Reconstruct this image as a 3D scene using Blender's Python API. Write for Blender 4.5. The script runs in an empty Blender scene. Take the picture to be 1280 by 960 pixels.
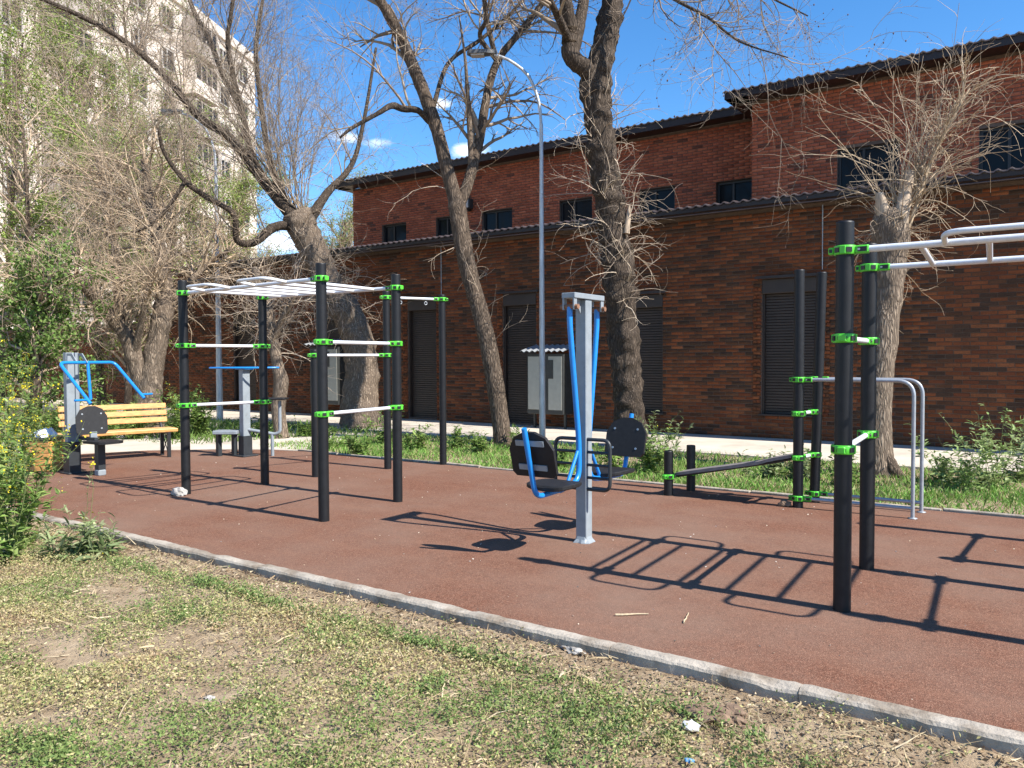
import bpy, math, random
import numpy as np
from mathutils import Vector, Matrix, noise as mnoise

random.seed(7)
rng = np.random.default_rng(7)
scene = bpy.context.scene
COL = scene.collection
PI = math.pi

# ------------------------------------------------------------------ camera, sky, sun, exposure
EYE = np.array([0.0, 0.0, 1.6])
YAW, PITCH, ROLL, FPX = 0.60745, -0.03241, -0.00486, 989.3
FW = np.array([-math.sin(YAW)*math.cos(PITCH), math.cos(YAW)*math.cos(PITCH), math.sin(PITCH)])
_r = np.array([math.cos(YAW), math.sin(YAW), 0.0]); _u = np.cross(_r, FW)
RT = _r*math.cos(ROLL) + _u*math.sin(ROLL)
UP = -_r*math.sin(ROLL) + _u*math.cos(ROLL)
cam = bpy.data.cameras.new('camera')
cam.sensor_width = 36.0; cam.lens = FPX/1280*36.0
cam.clip_start = 0.05; cam.clip_end = 2000
cam_o = bpy.data.objects.new('camera', cam); COL.objects.link(cam_o)
M = Matrix(((RT[0], UP[0], -FW[0], EYE[0]), (RT[1], UP[1], -FW[1], EYE[1]), (RT[2], UP[2], -FW[2], EYE[2]), (0, 0, 0, 1)))
cam_o.matrix_world = M
scene.camera = cam_o

SUN_EL = math.radians(45.5)
SUN_AZ = math.radians(1.0)          # from +X, towards +Y
TO_SUN = Vector((math.cos(SUN_EL)*math.cos(SUN_AZ), math.cos(SUN_EL)*math.sin(SUN_AZ), math.sin(SUN_EL)))
sun = bpy.data.lights.new('sun', 'SUN'); sun.energy = 5.0; sun.angle = math.radians(0.53); sun.color = (1.0, 0.945, 0.87)
sun_o = bpy.data.objects.new('sun', sun); COL.objects.link(sun_o)
sun_o.rotation_euler = TO_SUN.to_track_quat('Z', 'Y').to_euler(); sun_o.location = (20, 0, 30)

world = bpy.data.worlds.new('World'); scene.world = world; world.use_nodes = True
wt = world.node_tree; wn = wt.nodes; wl = wt.links
wn.clear()
w_out = wn.new('ShaderNodeOutputWorld'); w_bg = wn.new('ShaderNodeBackground'); w_bg.inputs['Strength'].default_value = 0.12
sky = wn.new('ShaderNodeTexSky'); sky.sky_type = 'NISHITA'; sky.sun_disc = False
sky.sun_elevation = SUN_EL; sky.sun_rotation = math.radians(90) - SUN_AZ
sky.altitude = 700; sky.air_density = 1.0; sky.dust_density = 0.1; sky.ozone_density = 4.0
tc = wn.new('ShaderNodeTexCoord')
mp = wn.new('ShaderNodeMapping'); mp.inputs['Scale'].default_value = (1.0, 1.0, 2.6); mp.inputs['Location'].default_value = (0.31, 0.17, 0.05)
wl.new(tc.outputs['Generated'], mp.inputs['Vector'])
cn = wn.new('ShaderNodeTexNoise'); cn.inputs['Scale'].default_value = 5.5; cn.inputs['Detail'].default_value = 8; cn.inputs['Roughness'].default_value = 0.58
wl.new(mp.outputs[0], cn.inputs['Vector'])
# the few small fair-weather clouds low over the roofs
def cloud_spot(d, size):
    vd = wn.new('ShaderNodeVectorMath'); vd.operation = 'DISTANCE'
    mm = wn.new('ShaderNodeMapping'); mm.inputs['Scale'].default_value = (1.0, 1.0, 2.4)
    wl.new(tc.outputs['Generated'], mm.inputs['Vector']); wl.new(mm.outputs[0], vd.inputs[0])
    vd.inputs[1].default_value = (d[0], d[1], d[2]*2.4)
    r = wn.new('ShaderNodeMapRange'); r.inputs['From Min'].default_value = size; r.inputs['From Max'].default_value = 0.0
    r.inputs['To Min'].default_value = 0.0; r.inputs['To Max'].default_value = 0.33
    wl.new(vd.outputs['Value'], r.inputs['Value']); return r.outputs[0]
def pix_dir(x, y):
    v = FW*FPX + RT*(x-640) - UP*(y-480); return v/np.linalg.norm(v)
acc = None
for (px, py, s) in ((468, 176, .085), (578, 190, .06), (440, 172, .06), (548, 130, .03), (-300, 250, .3), (350, 300, .12)):
    o = cloud_spot(pix_dir(px, py), s)
    if acc is None: acc = o
    else:
        a = wn.new('ShaderNodeMath'); a.operation = 'MAXIMUM'; wl.new(acc, a.inputs[0]); wl.new(o, a.inputs[1]); acc = a.outputs[0]
ad = wn.new('ShaderNodeMath'); ad.operation = 'ADD'; wl.new(acc, ad.inputs[0]); wl.new(cn.outputs['Fac'], ad.inputs[1])
cr = wn.new('ShaderNodeMapRange'); cr.inputs['From Min'].default_value = 0.675; cr.inputs['From Max'].default_value = 0.84
wl.new(ad.outputs[0], cr.inputs['Value'])
cm = wn.new('ShaderNodeMixRGB'); cm.inputs['Color2'].default_value = (8.2, 8.4, 8.8, 1)
hs = wn.new('ShaderNodeHueSaturation'); hs.inputs['Saturation'].default_value = 1.24; hs.inputs['Value'].default_value = 1.0
wl.new(sky.outputs[0], hs.inputs['Color'])
wl.new(cr.outputs[0], cm.inputs['Fac']); wl.new(hs.outputs[0], cm.inputs['Color1']); wl.new(cm.outputs[0], w_bg.inputs['Color'])
wl.new(w_bg.outputs[0], w_out.inputs[0])

scene.view_settings.view_transform = 'Standard'; scene.view_settings.look = 'None'
scene.view_settings.exposure = 1.0; scene.view_settings.gamma = 1.0; scene.view_settings.use_curve_mapping = False
scene.render.engine = 'CYCLES'
scene.cycles.use_denoising = True
scene.cycles.max_bounces = 6; scene.cycles.diffuse_bounces = 3; scene.cycles.glossy_bounces = 3; scene.cycles.transmission_bounces = 4
scene.cycles.transparent_max_bounces = 6
scene.cycles.sample_clamp_indirect = 8.0

# ------------------------------------------------------------------ helpers: photo calibration
def ray(x, y, d):
    """point seen at photo pixel (x, y) at distance d in front of the camera"""
    return EYE + FW*d + RT*((x-640)*d/FPX) - UP*((y-480)*d/FPX)
def ground(x, y, z=0.0):
    v = FW*FPX + RT*(x-640) - UP*(y-480); t = (z-EYE[2])/v[2]
    return EYE + v*t
def depth_of(p): return float((np.array(p)-EYE).dot(FW))
def project(p):
    q = np.array(p)-EYE; d = q.dot(FW); return 640+FPX*q.dot(RT)/d, 480-FPX*q.dot(UP)/d

# ------------------------------------------------------------------ helpers: materials
def nmat(name):
    m = bpy.data.materials.new(name); m.use_nodes = True
    nt = m.node_tree; b = nt.nodes['Principled BSDF']
    return m, nt.nodes, nt.links, b
def pos(n, l, scale=(1, 1, 1), obj=False):
    if obj:
        g = n.new('ShaderNodeTexCoord'); src = g.outputs['Object']
    else:
        g = n.new('ShaderNodeNewGeometry'); src = g.outputs['Position']
    mp = n.new('ShaderNodeMapping'); mp.inputs['Scale'].default_value = scale
    l.new(src, mp.inputs['Vector']); return mp.outputs[0]
def noise(n, l, vec, scale, detail=4, rough=.55):
    t = n.new('ShaderNodeTexNoise'); t.inputs['Scale'].default_value = scale; t.inputs['Detail'].default_value = detail; t.inputs['Roughness'].default_value = rough
    l.new(vec, t.inputs['Vector']); return t.outputs['Fac']
def ramp(n, l, fac, stops):
    r = n.new('ShaderNodeValToRGB'); e = r.color_ramp.elements
    while len(e) < len(stops): e.new(0.5)
    for i, (p, c) in enumerate(stops):
        e[i].position = p; e[i].color = (c[0], c[1], c[2], 1) if hasattr(c, '__len__') else (c, c, c, 1)
    l.new(fac, r.inputs['Fac']); return r.outputs['Color']
def mix(n, l, fac, a, b, mode='MIX'):
    m = n.new('ShaderNodeMixRGB'); m.blend_type = mode
    for i, v in ((0, fac), (1, a), (2, b)):
        if hasattr(v, 'is_linked') or hasattr(v, 'links'): l.new(v, m.inputs[i])
        else: m.inputs[i].default_value = v if i == 0 else (v[0], v[1], v[2], 1)
    return m.outputs[0]
def bump(n, l, b, h, strength=.4, dist=.01):
    k = n.new('ShaderNodeBump'); k.inputs['Strength'].default_value = strength; k.inputs['Distance'].default_value = dist
    l.new(h, k.inputs['Height']); l.new(k.outputs[0], b.inputs['Normal'])
def pm(name, c, rough=.6, metal=0.0, var=.12, scale=9, bmp=0.0, bscale=60, bdist=.003, dirt=None, stretch=(1, 1, 1), spec=.5, obj=False):
    m, n, l, b = nmat(name)
    p = pos(n, l, stretch, obj)
    f = noise(n, l, p, scale, 5)
    lo = [x*(1-var) for x in c]; hi = [min(1, x*(1+var)) for x in c]
    col = ramp(n, l, f, [(.3, lo), (.7, hi)])
    if dirt:
        d = ramp(n, l, noise(n, l, p, dirt[2], 6, .65), [(dirt[3], 0.0), (dirt[3]+.18, 1.0)])
        col = mix(n, l, mix(n, l, 1.0, d, (dirt[1],)*3, 'MULTIPLY'), col, dirt[0])
    l.new(col, b.inputs['Base Color'])
    b.inputs['Roughness'].default_value = rough; b.inputs['Metallic'].default_value = metal
    b.inputs['Specular IOR Level'].default_value = spec
    if bmp: bump(n, l, b, noise(n, l, p, bscale, 4), bmp, bdist)
    return m

MAT = {}
MAT['post'] = pm('black_rubber_sleeve', (.009, .0095, .011), .5, var=.25, scale=14, bmp=.25, bscale=140, dirt=((.035, .032, .03), .4, 22, .6), spec=.35)
MAT['green'] = pm('green_clamp', (.085, .50, .035), .38, var=.1, dirt=((.05, .12, .03), .5, 40, .6))
MAT['black'] = pm('black_plastic', (.012, .012, .013), .5, var=.2)
MAT['bar'] = pm('pale_powder_coat', (.62, .64, .66), .34, var=.08, scale=25, dirt=((.35, .34, .32), .5, 30, .6))
MAT['galv'] = pm('grey_tube', (.34, .36, .38), .38, metal=.3, var=.12, scale=22, dirt=((.2, .19, .18), .5, 26, .58))
MAT['grey'] = pm('grey_paint', (.235, .265, .285), .42, var=.1, scale=12, dirt=((.13, .12, .11), .6, 20, .6))
MAT['dgrey'] = pm('dark_grey_paint', (.026, .030, .034), .45, var=.15)
MAT['blue'] = pm('blue_paint', (.012, .20, .56), .32, var=.07, scale=18, dirt=((.03, .1, .2), .4, 30, .62))
MAT['pad'] = pm('black_rubber_pad', (.011, .011, .012), .6, var=.25, scale=30, bmp=.3, bscale=220, dirt=((.05, .047, .045), .4, 16, .58), spec=.35)
MAT['board'] = pm('worn_grey_board', (.19, .172, .16), .6, var=.2, scale=14, bmp=.2, bscale=120)
MAT['steel'] = pm('bolt_steel', (.45, .44, .42), .35, metal=.8)
MAT['rust'] = pm('rusty_weld', (.20, .10, .055), .8, var=.4, scale=40)
MAT['lamp'] = pm('galvanised_pole', (.52, .54, .55), .42, metal=.35, var=.2, scale=16, stretch=(1, 1, .25), dirt=((.2, .2, .2), .5, 9, .55))
MAT['lampdark'] = pm('lamp_head', (.10, .105, .11), .5)
MAT['sheet'] = pm('brown_sheet_metal', (.030, .022, .021), .42, var=.2, scale=3, spec=.35)
MAT['roof'] = pm('brown_roof_tile_sheet', (.075, .055, .052), .5, var=.2, scale=4)
MAT['shutter'] = pm('brown_roller_shutter', (.030, .019, .014), .5, var=.2, scale=6)
MAT['frame'] = pm('dark_window_frame', (.016, .013, .013), .45)
MAT['cab'] = pm('cream_cabinet', (.36, .36, .31), .5, var=.08, dirt=((.35, .33, .28), .6, 7, .55))
MAT['cabdark'] = pm('cabinet_dark_door', (.03, .032, .03), .5, var=.2)
MAT['paper'] = pm('white_paper', (.78, .78, .76), .7, var=.1, scale=40)
MAT['bag'] = pm('white_bag', (.75, .76, .77), .35, var=.1)
MAT['bluescrap'] = pm('blue_scrap', (.12, .30, .5), .5)
MAT['stone'] = pm('pale_stone', (.34, .32, .29), .85, var=.3, scale=18, bmp=.6, bscale=60, bdist=.01)
MAT['brownstone'] = pm('brown_stone', (.19, .125, .08), .85, var=.3, scale=18, bmp=.6, bscale=60, bdist=.01)
MAT['straw'] = pm('dry_stick', (.42, .33, .21), .8, var=.25, scale=60)
MAT['wood'] = pm('varnished_pine', (.54, .275, .085), .45, var=.28, scale=4, stretch=(3, 3, 14), bmp=.15, bscale=30)
MAT['cream'] = pm('cream_panel_facade', (.66, .58, .50), .9, var=.10, scale=.35, dirt=((.50, .42, .35), .6, .25, .5), bmp=.3, bscale=8, bdist=.02)
MAT['creamdark'] = pm('loggia_panel', (.36, .31, .27), .85, var=.2, scale=.8)
MAT['winwhite'] = pm('white_window_frame', (.5, .47, .43), .5)
MAT['kerb'] = pm('kerb_concrete', (.34, .30, .245), .92, var=.25, scale=6, bmp=.9, bscale=55, bdist=.008, dirt=((.17, .13, .09), .85, 4, .46))
MAT['path'] = pm('walkway_concrete', (.50, .44, .36), .9, var=.14, scale=1.3, bmp=.4, bscale=40, bdist=.004, dirt=((.30, .26, .21), .6, 1.1, .52))
MAT['deadwood'] = pm('bare_wood', (.40, .31, .22), .8, var=.3, scale=10, stretch=(6, 6, 1), bmp=.6, bscale=30, bdist=.01)

def mat_glass():
    m, n, l, b = nmat('dark_window_glass')
    b.inputs['Base Color'].default_value = (.012, .014, .016, 1); b.inputs['Roughness'].default_value = .06
    b.inputs['Specular IOR Level'].default_value = .13
    p = pos(n, l); bump(n, l, b, noise(n, l, p, .9, 2), .12, .02)
    return m
MAT['glass'] = mat_glass()

def mat_rubber():
    m, n, l, b = nmat('rubber_crumb_surface')
    p = pos(n, l)
    v = n.new('ShaderNodeTexVoronoi'); v.inputs['Scale'].default_value = 210; l.new(p, v.inputs['Vector'])
    rgb = n.new('ShaderNodeSeparateColor'); l.new(v.outputs['Color'], rgb.inputs[0])
    g = ramp(n, l, rgb.outputs[0], [(0, (.055, .024, .014)), (.35, (.132, .057, .034)), (.8, (.188, .086, .054)), (1, (.36, .21, .14))])
    v2 = n.new('ShaderNodeTexVoronoi'); v2.inputs['Scale'].default_value = 46; l.new(p, v2.inputs['Vector'])
    rg2 = n.new('ShaderNodeSeparateColor'); l.new(v2.outputs['Color'], rg2.inputs[0])
    g = mix(n, l, .30, g, ramp(n, l, rg2.outputs[1], [(0, (.085, .035, .019)), (1, (.22, .092, .052))]))
    big = ramp(n, l, noise(n, l, p, .55, 6, .62), [(.38, 0.0), (.66, 1.0)])
    g = mix(n, l, mix(n, l, 1, big, (.62,)*3, 'MULTIPLY'), g, (.205, .138, .102))      # trodden dust
    f2 = ramp(n, l, noise(n, l, pos(n, l, (.5, 2.2, 1)), 1.7, 6, .7), [(.5, 0.0), (.75, 1.0)])
    g = mix(n, l, mix(n, l, 1, f2, (.35,)*3, 'MULTIPLY'), g, (.235, .118, .072))
    dk = ramp(n, l, noise(n, l, p, 3.4, 5, .7), [(.62, 0.0), (.74, 1.0)])
    g = mix(n, l, mix(n, l, 1, dk, (.35,)*3, 'MULTIPLY'), g, (.085, .042, .027))
    l.new(g, b.inputs['Base Color']); b.inputs['Roughness'].default_value = .9; b.inputs['Specular IOR Level'].default_value = .25
    h = mix(n, l, .35, v.outputs['Distance'], noise(n, l, p, 9, 3))
    bump(n, l, b, h, .55, .006)
    return m
MAT['rubber'] = mat_rubber()

def mat_soil():
    m, n, l, b = nmat('dry_soil')
    p = pos(n, l)
    c = ramp(n, l, noise(n, l, p, 5, 8, .7), [(.28, (.12, .08, .05)), (.48, (.29, .215, .14)), (.7, (.42, .33, .225))])
    s = ramp(n, l, noise(n, l, pos(n, l, (1, 5, 1)), 38, 5, .7), [(.45, 0.0), (.7, 1.0)])
    c = mix(n, l, mix(n, l, 1, s, (.5,)*3, 'MULTIPLY'), c, (.46, .36, .22))
    l.new(c, b.inputs['Base Color']); b.inputs['Roughness'].default_value = .95; b.inputs['Specular IOR Level'].default_value = .15
    bump(n, l, b, noise(n, l, p, 28, 8, .7), .9, .03)
    return m
MAT['soil'] = mat_soil()

def brick_mat(name, use_object):
    m, n, l, b = nmat(name)
    if use_object:
        o = n.new('ShaderNodeObjectInfo'); c = o.outputs['Color']
    else:
        a = n.new('ShaderNodeAttribute'); a.attribute_name = 'col'; c = a.outputs['Color']
    p = pos(n, l)
    f = ramp(n, l, noise(n, l, p, 34, 5, .65), [(.3, .72), (.7, 1.22)])
    c = mix(n, l, 1.0, c, f, 'MULTIPLY')
    f2 = ramp(n, l, noise(n, l, p, 1.6, 5, .6), [(.35, .78), (.7, 1.12)])
    c = mix(n, l, 1.0, c, f2, 'MULTIPLY')
    l.new(c, b.inputs['Base Color']); b.inputs['Roughness'].default_value = .88; b.inputs['Specular IOR Level'].default_value = .3
    bump(n, l, b, noise(n, l, p, 70, 4), .5, .004)
    return m
MAT['brick'] = brick_mat('fired_brick', False)
MAT['brick_one'] = brick_mat('fired_brick_single', True)
MAT['mortar'] = pm('brown_mortar', (.125, .085, .062), .95, var=.25, scale=12, dirt=((.07, .05, .04), .5, 1.2, .5))

def mat_attr(name, rough=.7, trans=.3, var=.15, bscale=0):
    """plant matter: colour stored per leaf, some light passing through"""
    m, n, l, b = nmat(name)
    a = n.new('ShaderNodeAttribute'); a.attribute_name = 'col'
    f = ramp(n, l, noise(n, l, pos(n, l), 25, 3), [(.3, 1-var), (.7, 1+var)])
    c = mix(n, l, 1.0, a.outputs['Color'], f, 'MULTIPLY')
    l.new(c, b.inputs['Base Color']); b.inputs['Roughness'].default_value = rough; b.inputs['Specular IOR Level'].default_value = .35
    if trans:
        t = n.new('ShaderNodeBsdfTranslucent'); l.new(c, t.inputs['Color'])
        x = n.new('ShaderNodeMixShader'); x.inputs[0].default_value = trans
        l.new(b.outputs[0], x.inputs[1]); l.new(t.outputs[0], x.inputs[2]); l.new(x.outputs[0], n['Material Output'].inputs['Surface'])
    if bscale: bump(n, l, b, noise(n, l, pos(n, l), bscale, 5, .7), .7, .02)
    return m
MAT['leaf'] = mat_attr('leaves')
MAT['twig'] = mat_attr('twigs', .8, 0.0, .2)

def mat_bark(name, c, dark, lo=.4):
    m, n, l, b = nmat(name)
    p = pos(n, l, (1, 1, .16))
    f = noise(n, l, p, 38, 8, .75)
    v = n.new('ShaderNodeTexVoronoi'); v.feature = 'DISTANCE_TO_EDGE'; v.inputs['Scale'].default_value = 30
    wv = n.new('ShaderNodeVectorMath'); wv.operation = 'ADD'; l.new(p, wv.inputs[0])
    nz = n.new('ShaderNodeTexNoise'); nz.inputs['Scale'].default_value = 9; l.new(p, nz.inputs['Vector'])
    sc = n.new('ShaderNodeVectorMath'); sc.operation = 'SCALE'; sc.inputs['Scale'].default_value = .22; l.new(nz.outputs['Color'], sc.inputs[0])
    l.new(sc.outputs[0], wv.inputs[1]); l.new(wv.outputs[0], v.inputs['Vector'])
    e = ramp(n, l, v.outputs['Distance'], [(0, 0.0), (.34, 1.0)])
    col = mix(n, l, e, dark, ramp(n, l, f, [(.3, [x*.68 for x in c]), (.72, [x*1.2 for x in c])]))
    l.new(col, b.inputs['Base Color']); b.inputs['Roughness'].default_value = .93; b.inputs['Specular IOR Level'].default_value = .2
    h = mix(n, l, .5, e, f); bump(n, l, b, h, .9, .03)
    return m
MAT['bark'] = mat_bark('elm_bark', (.225, .170, .124), (.055, .040, .029))
MAT['bark_dark'] = mat_bark('dark_elm_bark', (.135, .103, .077), (.036, .027, .020))
MAT['bark_pale'] = mat_bark('pale_elm_bark', (.34, .265, .195), (.11, .082, .06))

# ------------------------------------------------------------------ helpers: objects
def wloc(o):
    v = Vector((0, 0, 0))
    while o is not None: v += o.location; o = o.parent
    return v
def tag(o, label=None, cat=None, group=None, kind=None):
    if label: o['label'] = label
    if cat: o['category'] = cat
    if group: o['group'] = group
    if kind: o['kind'] = kind
    return o
def thing(name, loc, label, cat, group=None, kind=None):
    o = bpy.data.objects.new(name, None); o.empty_display_size = .1; COL.objects.link(o); o.location = Vector([float(x) for x in loc])
    return tag(o, label, cat, group, kind)
def link_mesh(name, me, parent=None):
    o = bpy.data.objects.new(name, me); COL.objects.link(o)
    if parent: o.parent = parent
    return o
def np_mesh(name, V, faces, mat, parent=None, smooth=False, col=None, label=None, cat=None, group=None, kind=None):
    """faces: list of (M,3)/(M,4) arrays; col: per-face RGB (concatenated in face order)"""
    V = np.asarray(V, dtype=np.float64)
    if parent is not None: V = V - np.array(wloc(parent))
    me = bpy.data.meshes.new(name)
    if not isinstance(faces, (list, tuple)): faces = [faces]
    faces = [np.asarray(f, dtype=np.int32) for f in faces if len(f)]
    nl = sum(f.size for f in faces); nf = sum(len(f) for f in faces)
    me.vertices.add(len(V)); me.vertices.foreach_set('co', V.astype(np.float32).ravel())
    me.loops.add(nl); me.loops.foreach_set('vertex_index', np.concatenate([f.ravel() for f in faces]))
    me.polygons.add(nf)
    tot = np.concatenate([np.full(len(f), f.shape[1], dtype=np.int32) for f in faces])
    st = np.concatenate([[0], np.cumsum(tot)[:-1]]).astype(np.int32)
    me.polygons.foreach_set('loop_start', st); me.polygons.foreach_set('loop_total', tot)
    if smooth: me.polygons.foreach_set('use_smooth', np.ones(nf, dtype=bool))
    me.update(calc_edges=True)
    if col is not None:
        at = me.attributes.new('col', 'FLOAT_COLOR', 'FACE')
        c = np.ones((nf, 4), dtype=np.float32); c[:, :3] = col
        at.data.foreach_set('color', c.ravel())
    me.materials.append(MAT[mat] if isinstance(mat, str) else mat)
    o = link_mesh(name, me, parent)
    return tag(o, label, cat, group, kind)

class MB:
    """collects shapes in world coordinates, links them as one mesh"""
    def __init__(s, xf=None): s.v = []; s.f = []; s.xf = xf; s.sm = []
    def add(s, V, F, smooth=False):
        b = len(s.v)
        for p in V:
            p = Vector(p)
            s.v.append(tuple(s.xf @ p) if s.xf is not None else tuple(p))
        for f in F: s.f.append(tuple(b+i for i in f)); s.sm.append(smooth)
        return s
    def box(s, c, size, rot=None, bev=0.0):
        hx, hy, hz = [x/2 for x in size]
        R = rot.to_3x3() if rot is not None else Matrix.Identity(3)
        if bev <= 0:
            V = [(x, y, z) for z in (-hz, hz) for y in (-hy, hy) for x in (-hx, hx)]
            F = [(0, 2, 3, 1), (4, 5, 7, 6), (0, 1, 5, 4), (2, 6, 7, 3), (0, 4, 6, 2), (1, 3, 7, 5)]
        else:   # chamfered along z edges and rims
            k = bev; ring = lambda a, b, z: [(a-k, -b, z), (a, -b+k, z), (a, b-k, z), (a-k, b, z), (-a+k, b, z), (-a, b-k, z), (-a, -b+k, z), (-a+k, -b, z)]
            V = ring(hx-k*.6, hy-k*.6, -hz)+ring(hx, hy, -hz+k)+ring(hx, hy, hz-k)+ring(hx-k*.6, hy-k*.6, hz)
            F = [tuple(range(7, -1, -1)), tuple(range(24, 32))]
            for j in range(3):
                for i in range(8): F.append((j*8+i, j*8+(i+1) % 8, (j+1)*8+(i+1) % 8, (j+1)*8+i))
        c = Vector(c)
        return s.add([c + R @ Vector(p) for p in V], F)
    def tube(s, path, r, n=10, cap=True, flat=None):
        P = [Vector(p) for p in path]; m = len(P)
        rr = r if hasattr(r, '__len__') else [r]*m
        V = []; F = []; prev = None
        for i, p in enumerate(P):
            t = (P[min(i+1, m-1)] - P[max(i-1, 0)]).normalized()
            if prev is None:
                a = Vector((0, 0, 1)) if abs(t.z) < .9 else Vector((1, 0, 0)); u = t.cross(a).normalized()
            else: u = (prev - t*prev.dot(t)).normalized()
            prev = u; w = t.cross(u)
            for k in range(n):
                an = 2*PI*k/n; V.append(p + (u*math.cos(an) + w*math.sin(an))*rr[i])
        for i in range(m-1):
            for k in range(n): F.append((i*n+k, i*n+(k+1) % n, (i+1)*n+(k+1) % n, (i+1)*n+k))
        s.add(V, F, True)
        if cap:
            s.add(V[:n], [tuple(range(n-1, -1, -1))]); s.add(V[-n:], [tuple(range(n))])
        return s
    def lathe(s, c, prof, n=20, axis=None):
        """prof: list of (r, z)"""
        c = Vector(c); V = []; F = []
        for r, z in prof:
            for k in range(n): V.append((c.x+r*math.cos(2*PI*k/n), c.y+r*math.sin(2*PI*k/n), c.z+z))
        for i in range(len(prof)-1):
            for k in range(n): F.append((i*n+k, i*n+(k+1) % n, (i+1)*n+(k+1) % n, (i+1)*n+k))
        s.add(V, F, True)
        if prof[-1][0] > 0: s.add(V[-n:], [tuple(range(n))])
        return s
    def prism(s, outline, thick, xf):
        """outline in local XY, extruded along local Z by thick, placed by xf"""
        n = len(outline)
        V = [xf @ Vector((x, y, 0)) for x, y in outline] + [xf @ Vector((x, y, thick)) for x, y in outline]
        F = [tuple(range(n-1, -1, -1)), tuple(range(n, 2*n))] + [(i, (i+1) % n, n+(i+1) % n, n+i) for i in range(n)]
        return s.add(V, F)
    def build(s, name, mat, parent=None, **kw):
        me = bpy.data.meshes.new(name)
        off = wloc(parent) if parent is not None else Vector((0, 0, 0))
        me.from_pydata([Vector(v)-off for v in s.v], [], s.f)
        me.polygons.foreach_set('use_smooth', s.sm)
        me.materials.append(MAT[mat] if isinstance(mat, str) else mat)
        o = link_mesh(name, me, parent)
        return tag(o, **kw) if kw else o

def smooth_path(P, step):
    """Catmull-Rom through rows of P (any columns; first three are xyz)"""
    P = np.asarray(P, float)
    if len(P) < 3:
        L = np.linalg.norm(P[1, :3]-P[0, :3]); k = max(2, int(L/step)+1); t = np.linspace(0, 1, k)[:, None]; return P[0]*(1-t)+P[1]*t
    out = []
    Q = np.vstack([2*P[0]-P[1], P, 2*P[-1]-P[-2]])
    for i in range(1, len(Q)-2):
        L = np.linalg.norm(Q[i+1, :3]-Q[i, :3]); k = max(1, int(round(L/step)))
        t = (np.arange(k)/k)[:, None]
        a, b, c, d = Q[i-1], Q[i], Q[i+1], Q[i+2]
        out.append(.5*((2*b)+(-a+c)*t+(2*a-5*b+4*c-d)*t*t+(-a+3*b-3*c+d)*t**3))
    out.append(P[-1:]); return np.vstack(out)

def bend(P, r, k=6):
    """polyline with rounded corners"""
    P = [Vector(p) for p in P]; out = [P[0]]
    for i in range(1, len(P)-1):
        a = (P[i-1]-P[i]); b = (P[i+1]-P[i]); d = min(r, a.length*.49, b.length*.49)
        p0 = P[i]+a.normalized()*d; p1 = P[i]+b.normalized()*d
        for j in range(k+1):
            t = j/k; out.append(p0*(1-t)**2 + P[i]*2*t*(1-t) + p1*t*t)
    out.append(P[-1]); return out

# ================================================================== THE SETTING
def gz(x, y):
    """height of the bare earth"""
    n1 = mnoise.noise(Vector((x*.55, y*.55, 3.1))); n2 = mnoise.noise(Vector((x*2.3, y*2.3, 9.7)))
    if y < 3.85:
        lift = min(1.0, max(0.0, (-x-7.0)/3.0))
        near = min(1.0, max(0.0, (3.85-y)/.35))
        return -.062 + .056*lift + .026*(1-near) + (.035*n1 + .014*n2)*near + .012*n2
    if y < 9.2: return -.10
    return -.02 + (.02*n1+.01*n2)*min(1, max(0, (y-9.2)*2))
def axis(pts):
    out = [np.linspace(a, b, max(2, int(round((b-a)/s))+1))[:-1] for a, b, s in pts]; return np.concatenate(out+[[pts[-1][1]]])
gx = axis([(-700, -60, 80), (-60, -18, 6), (-18, -9.5, .5), (-9.5, 1.2, .07), (1.2, 8, .6), (8, 60, 8), (60, 700, 80)])
gy = axis([(-700, -40, 80), (-40, 0, 5), (0, 4.0, .07), (4.0, 9.0, 1.0), (9.0, 13, .2), (13, 60, 5), (60, 700, 80)])
GX, GY = np.meshgrid(gx, gy); GZ = np.vectorize(gz)(GX, GY)
nx, ny = len(gx), len(gy); I = np.arange(nx*ny).reshape(ny, nx)
np_mesh('ground', np.stack([GX, GY, GZ], -1).reshape(-1, 3), np.stack([I[:-1, :-1], I[:-1, 1:], I[1:, 1:], I[1:, :-1]], -1).reshape(-1, 4), 'soil', smooth=True, kind='structure')

RUB = [(6, 3.9), (-10.2, 3.9), (-12.2, 4.5), (-13.4, 5.6), (-13.75, 6.9), (-13.3, 7.75), (-12.5, 8.45), (-11.6, 9.0), (-10.8, 9.2), (6, 9.2)]
def slab(name, outline, z, t, mat):
    m = MB(); n = len(outline)
    m.add([(x, y, z) for x, y in outline]+[(x, y, z-t) for x, y in outline], [tuple(range(n)) if sum((outline[(i+1) % n][0]-outline[i][0])*(outline[(i+1) % n][1]+outline[i][1]) for i in range(n)) < 0 else tuple(range(n-1, -1, -1))] + [(i, (i+1) % n, n+(i+1) % n, n+i) for i in range(n)])
    return m.build(name, mat, kind='structure')
slab('rubber_pavement', RUB, 0.0, .08, 'rubber')
slab('walkway', [(10, 12.62), (10, 15.7), (-40, 15.7), (-40, 12.62)], .012, .08, 'path')
slab('bench_pavement', [(-10.9, 9.3), (-11.7, 9.1), (-12.6, 8.55), (-13.4, 7.85), (-13.85, 6.95), (-13.6, 5.4), (-18, 5.2), (-19, 12.6), (-12.2, 12.6)], -.006, .08, 'path')

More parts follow.
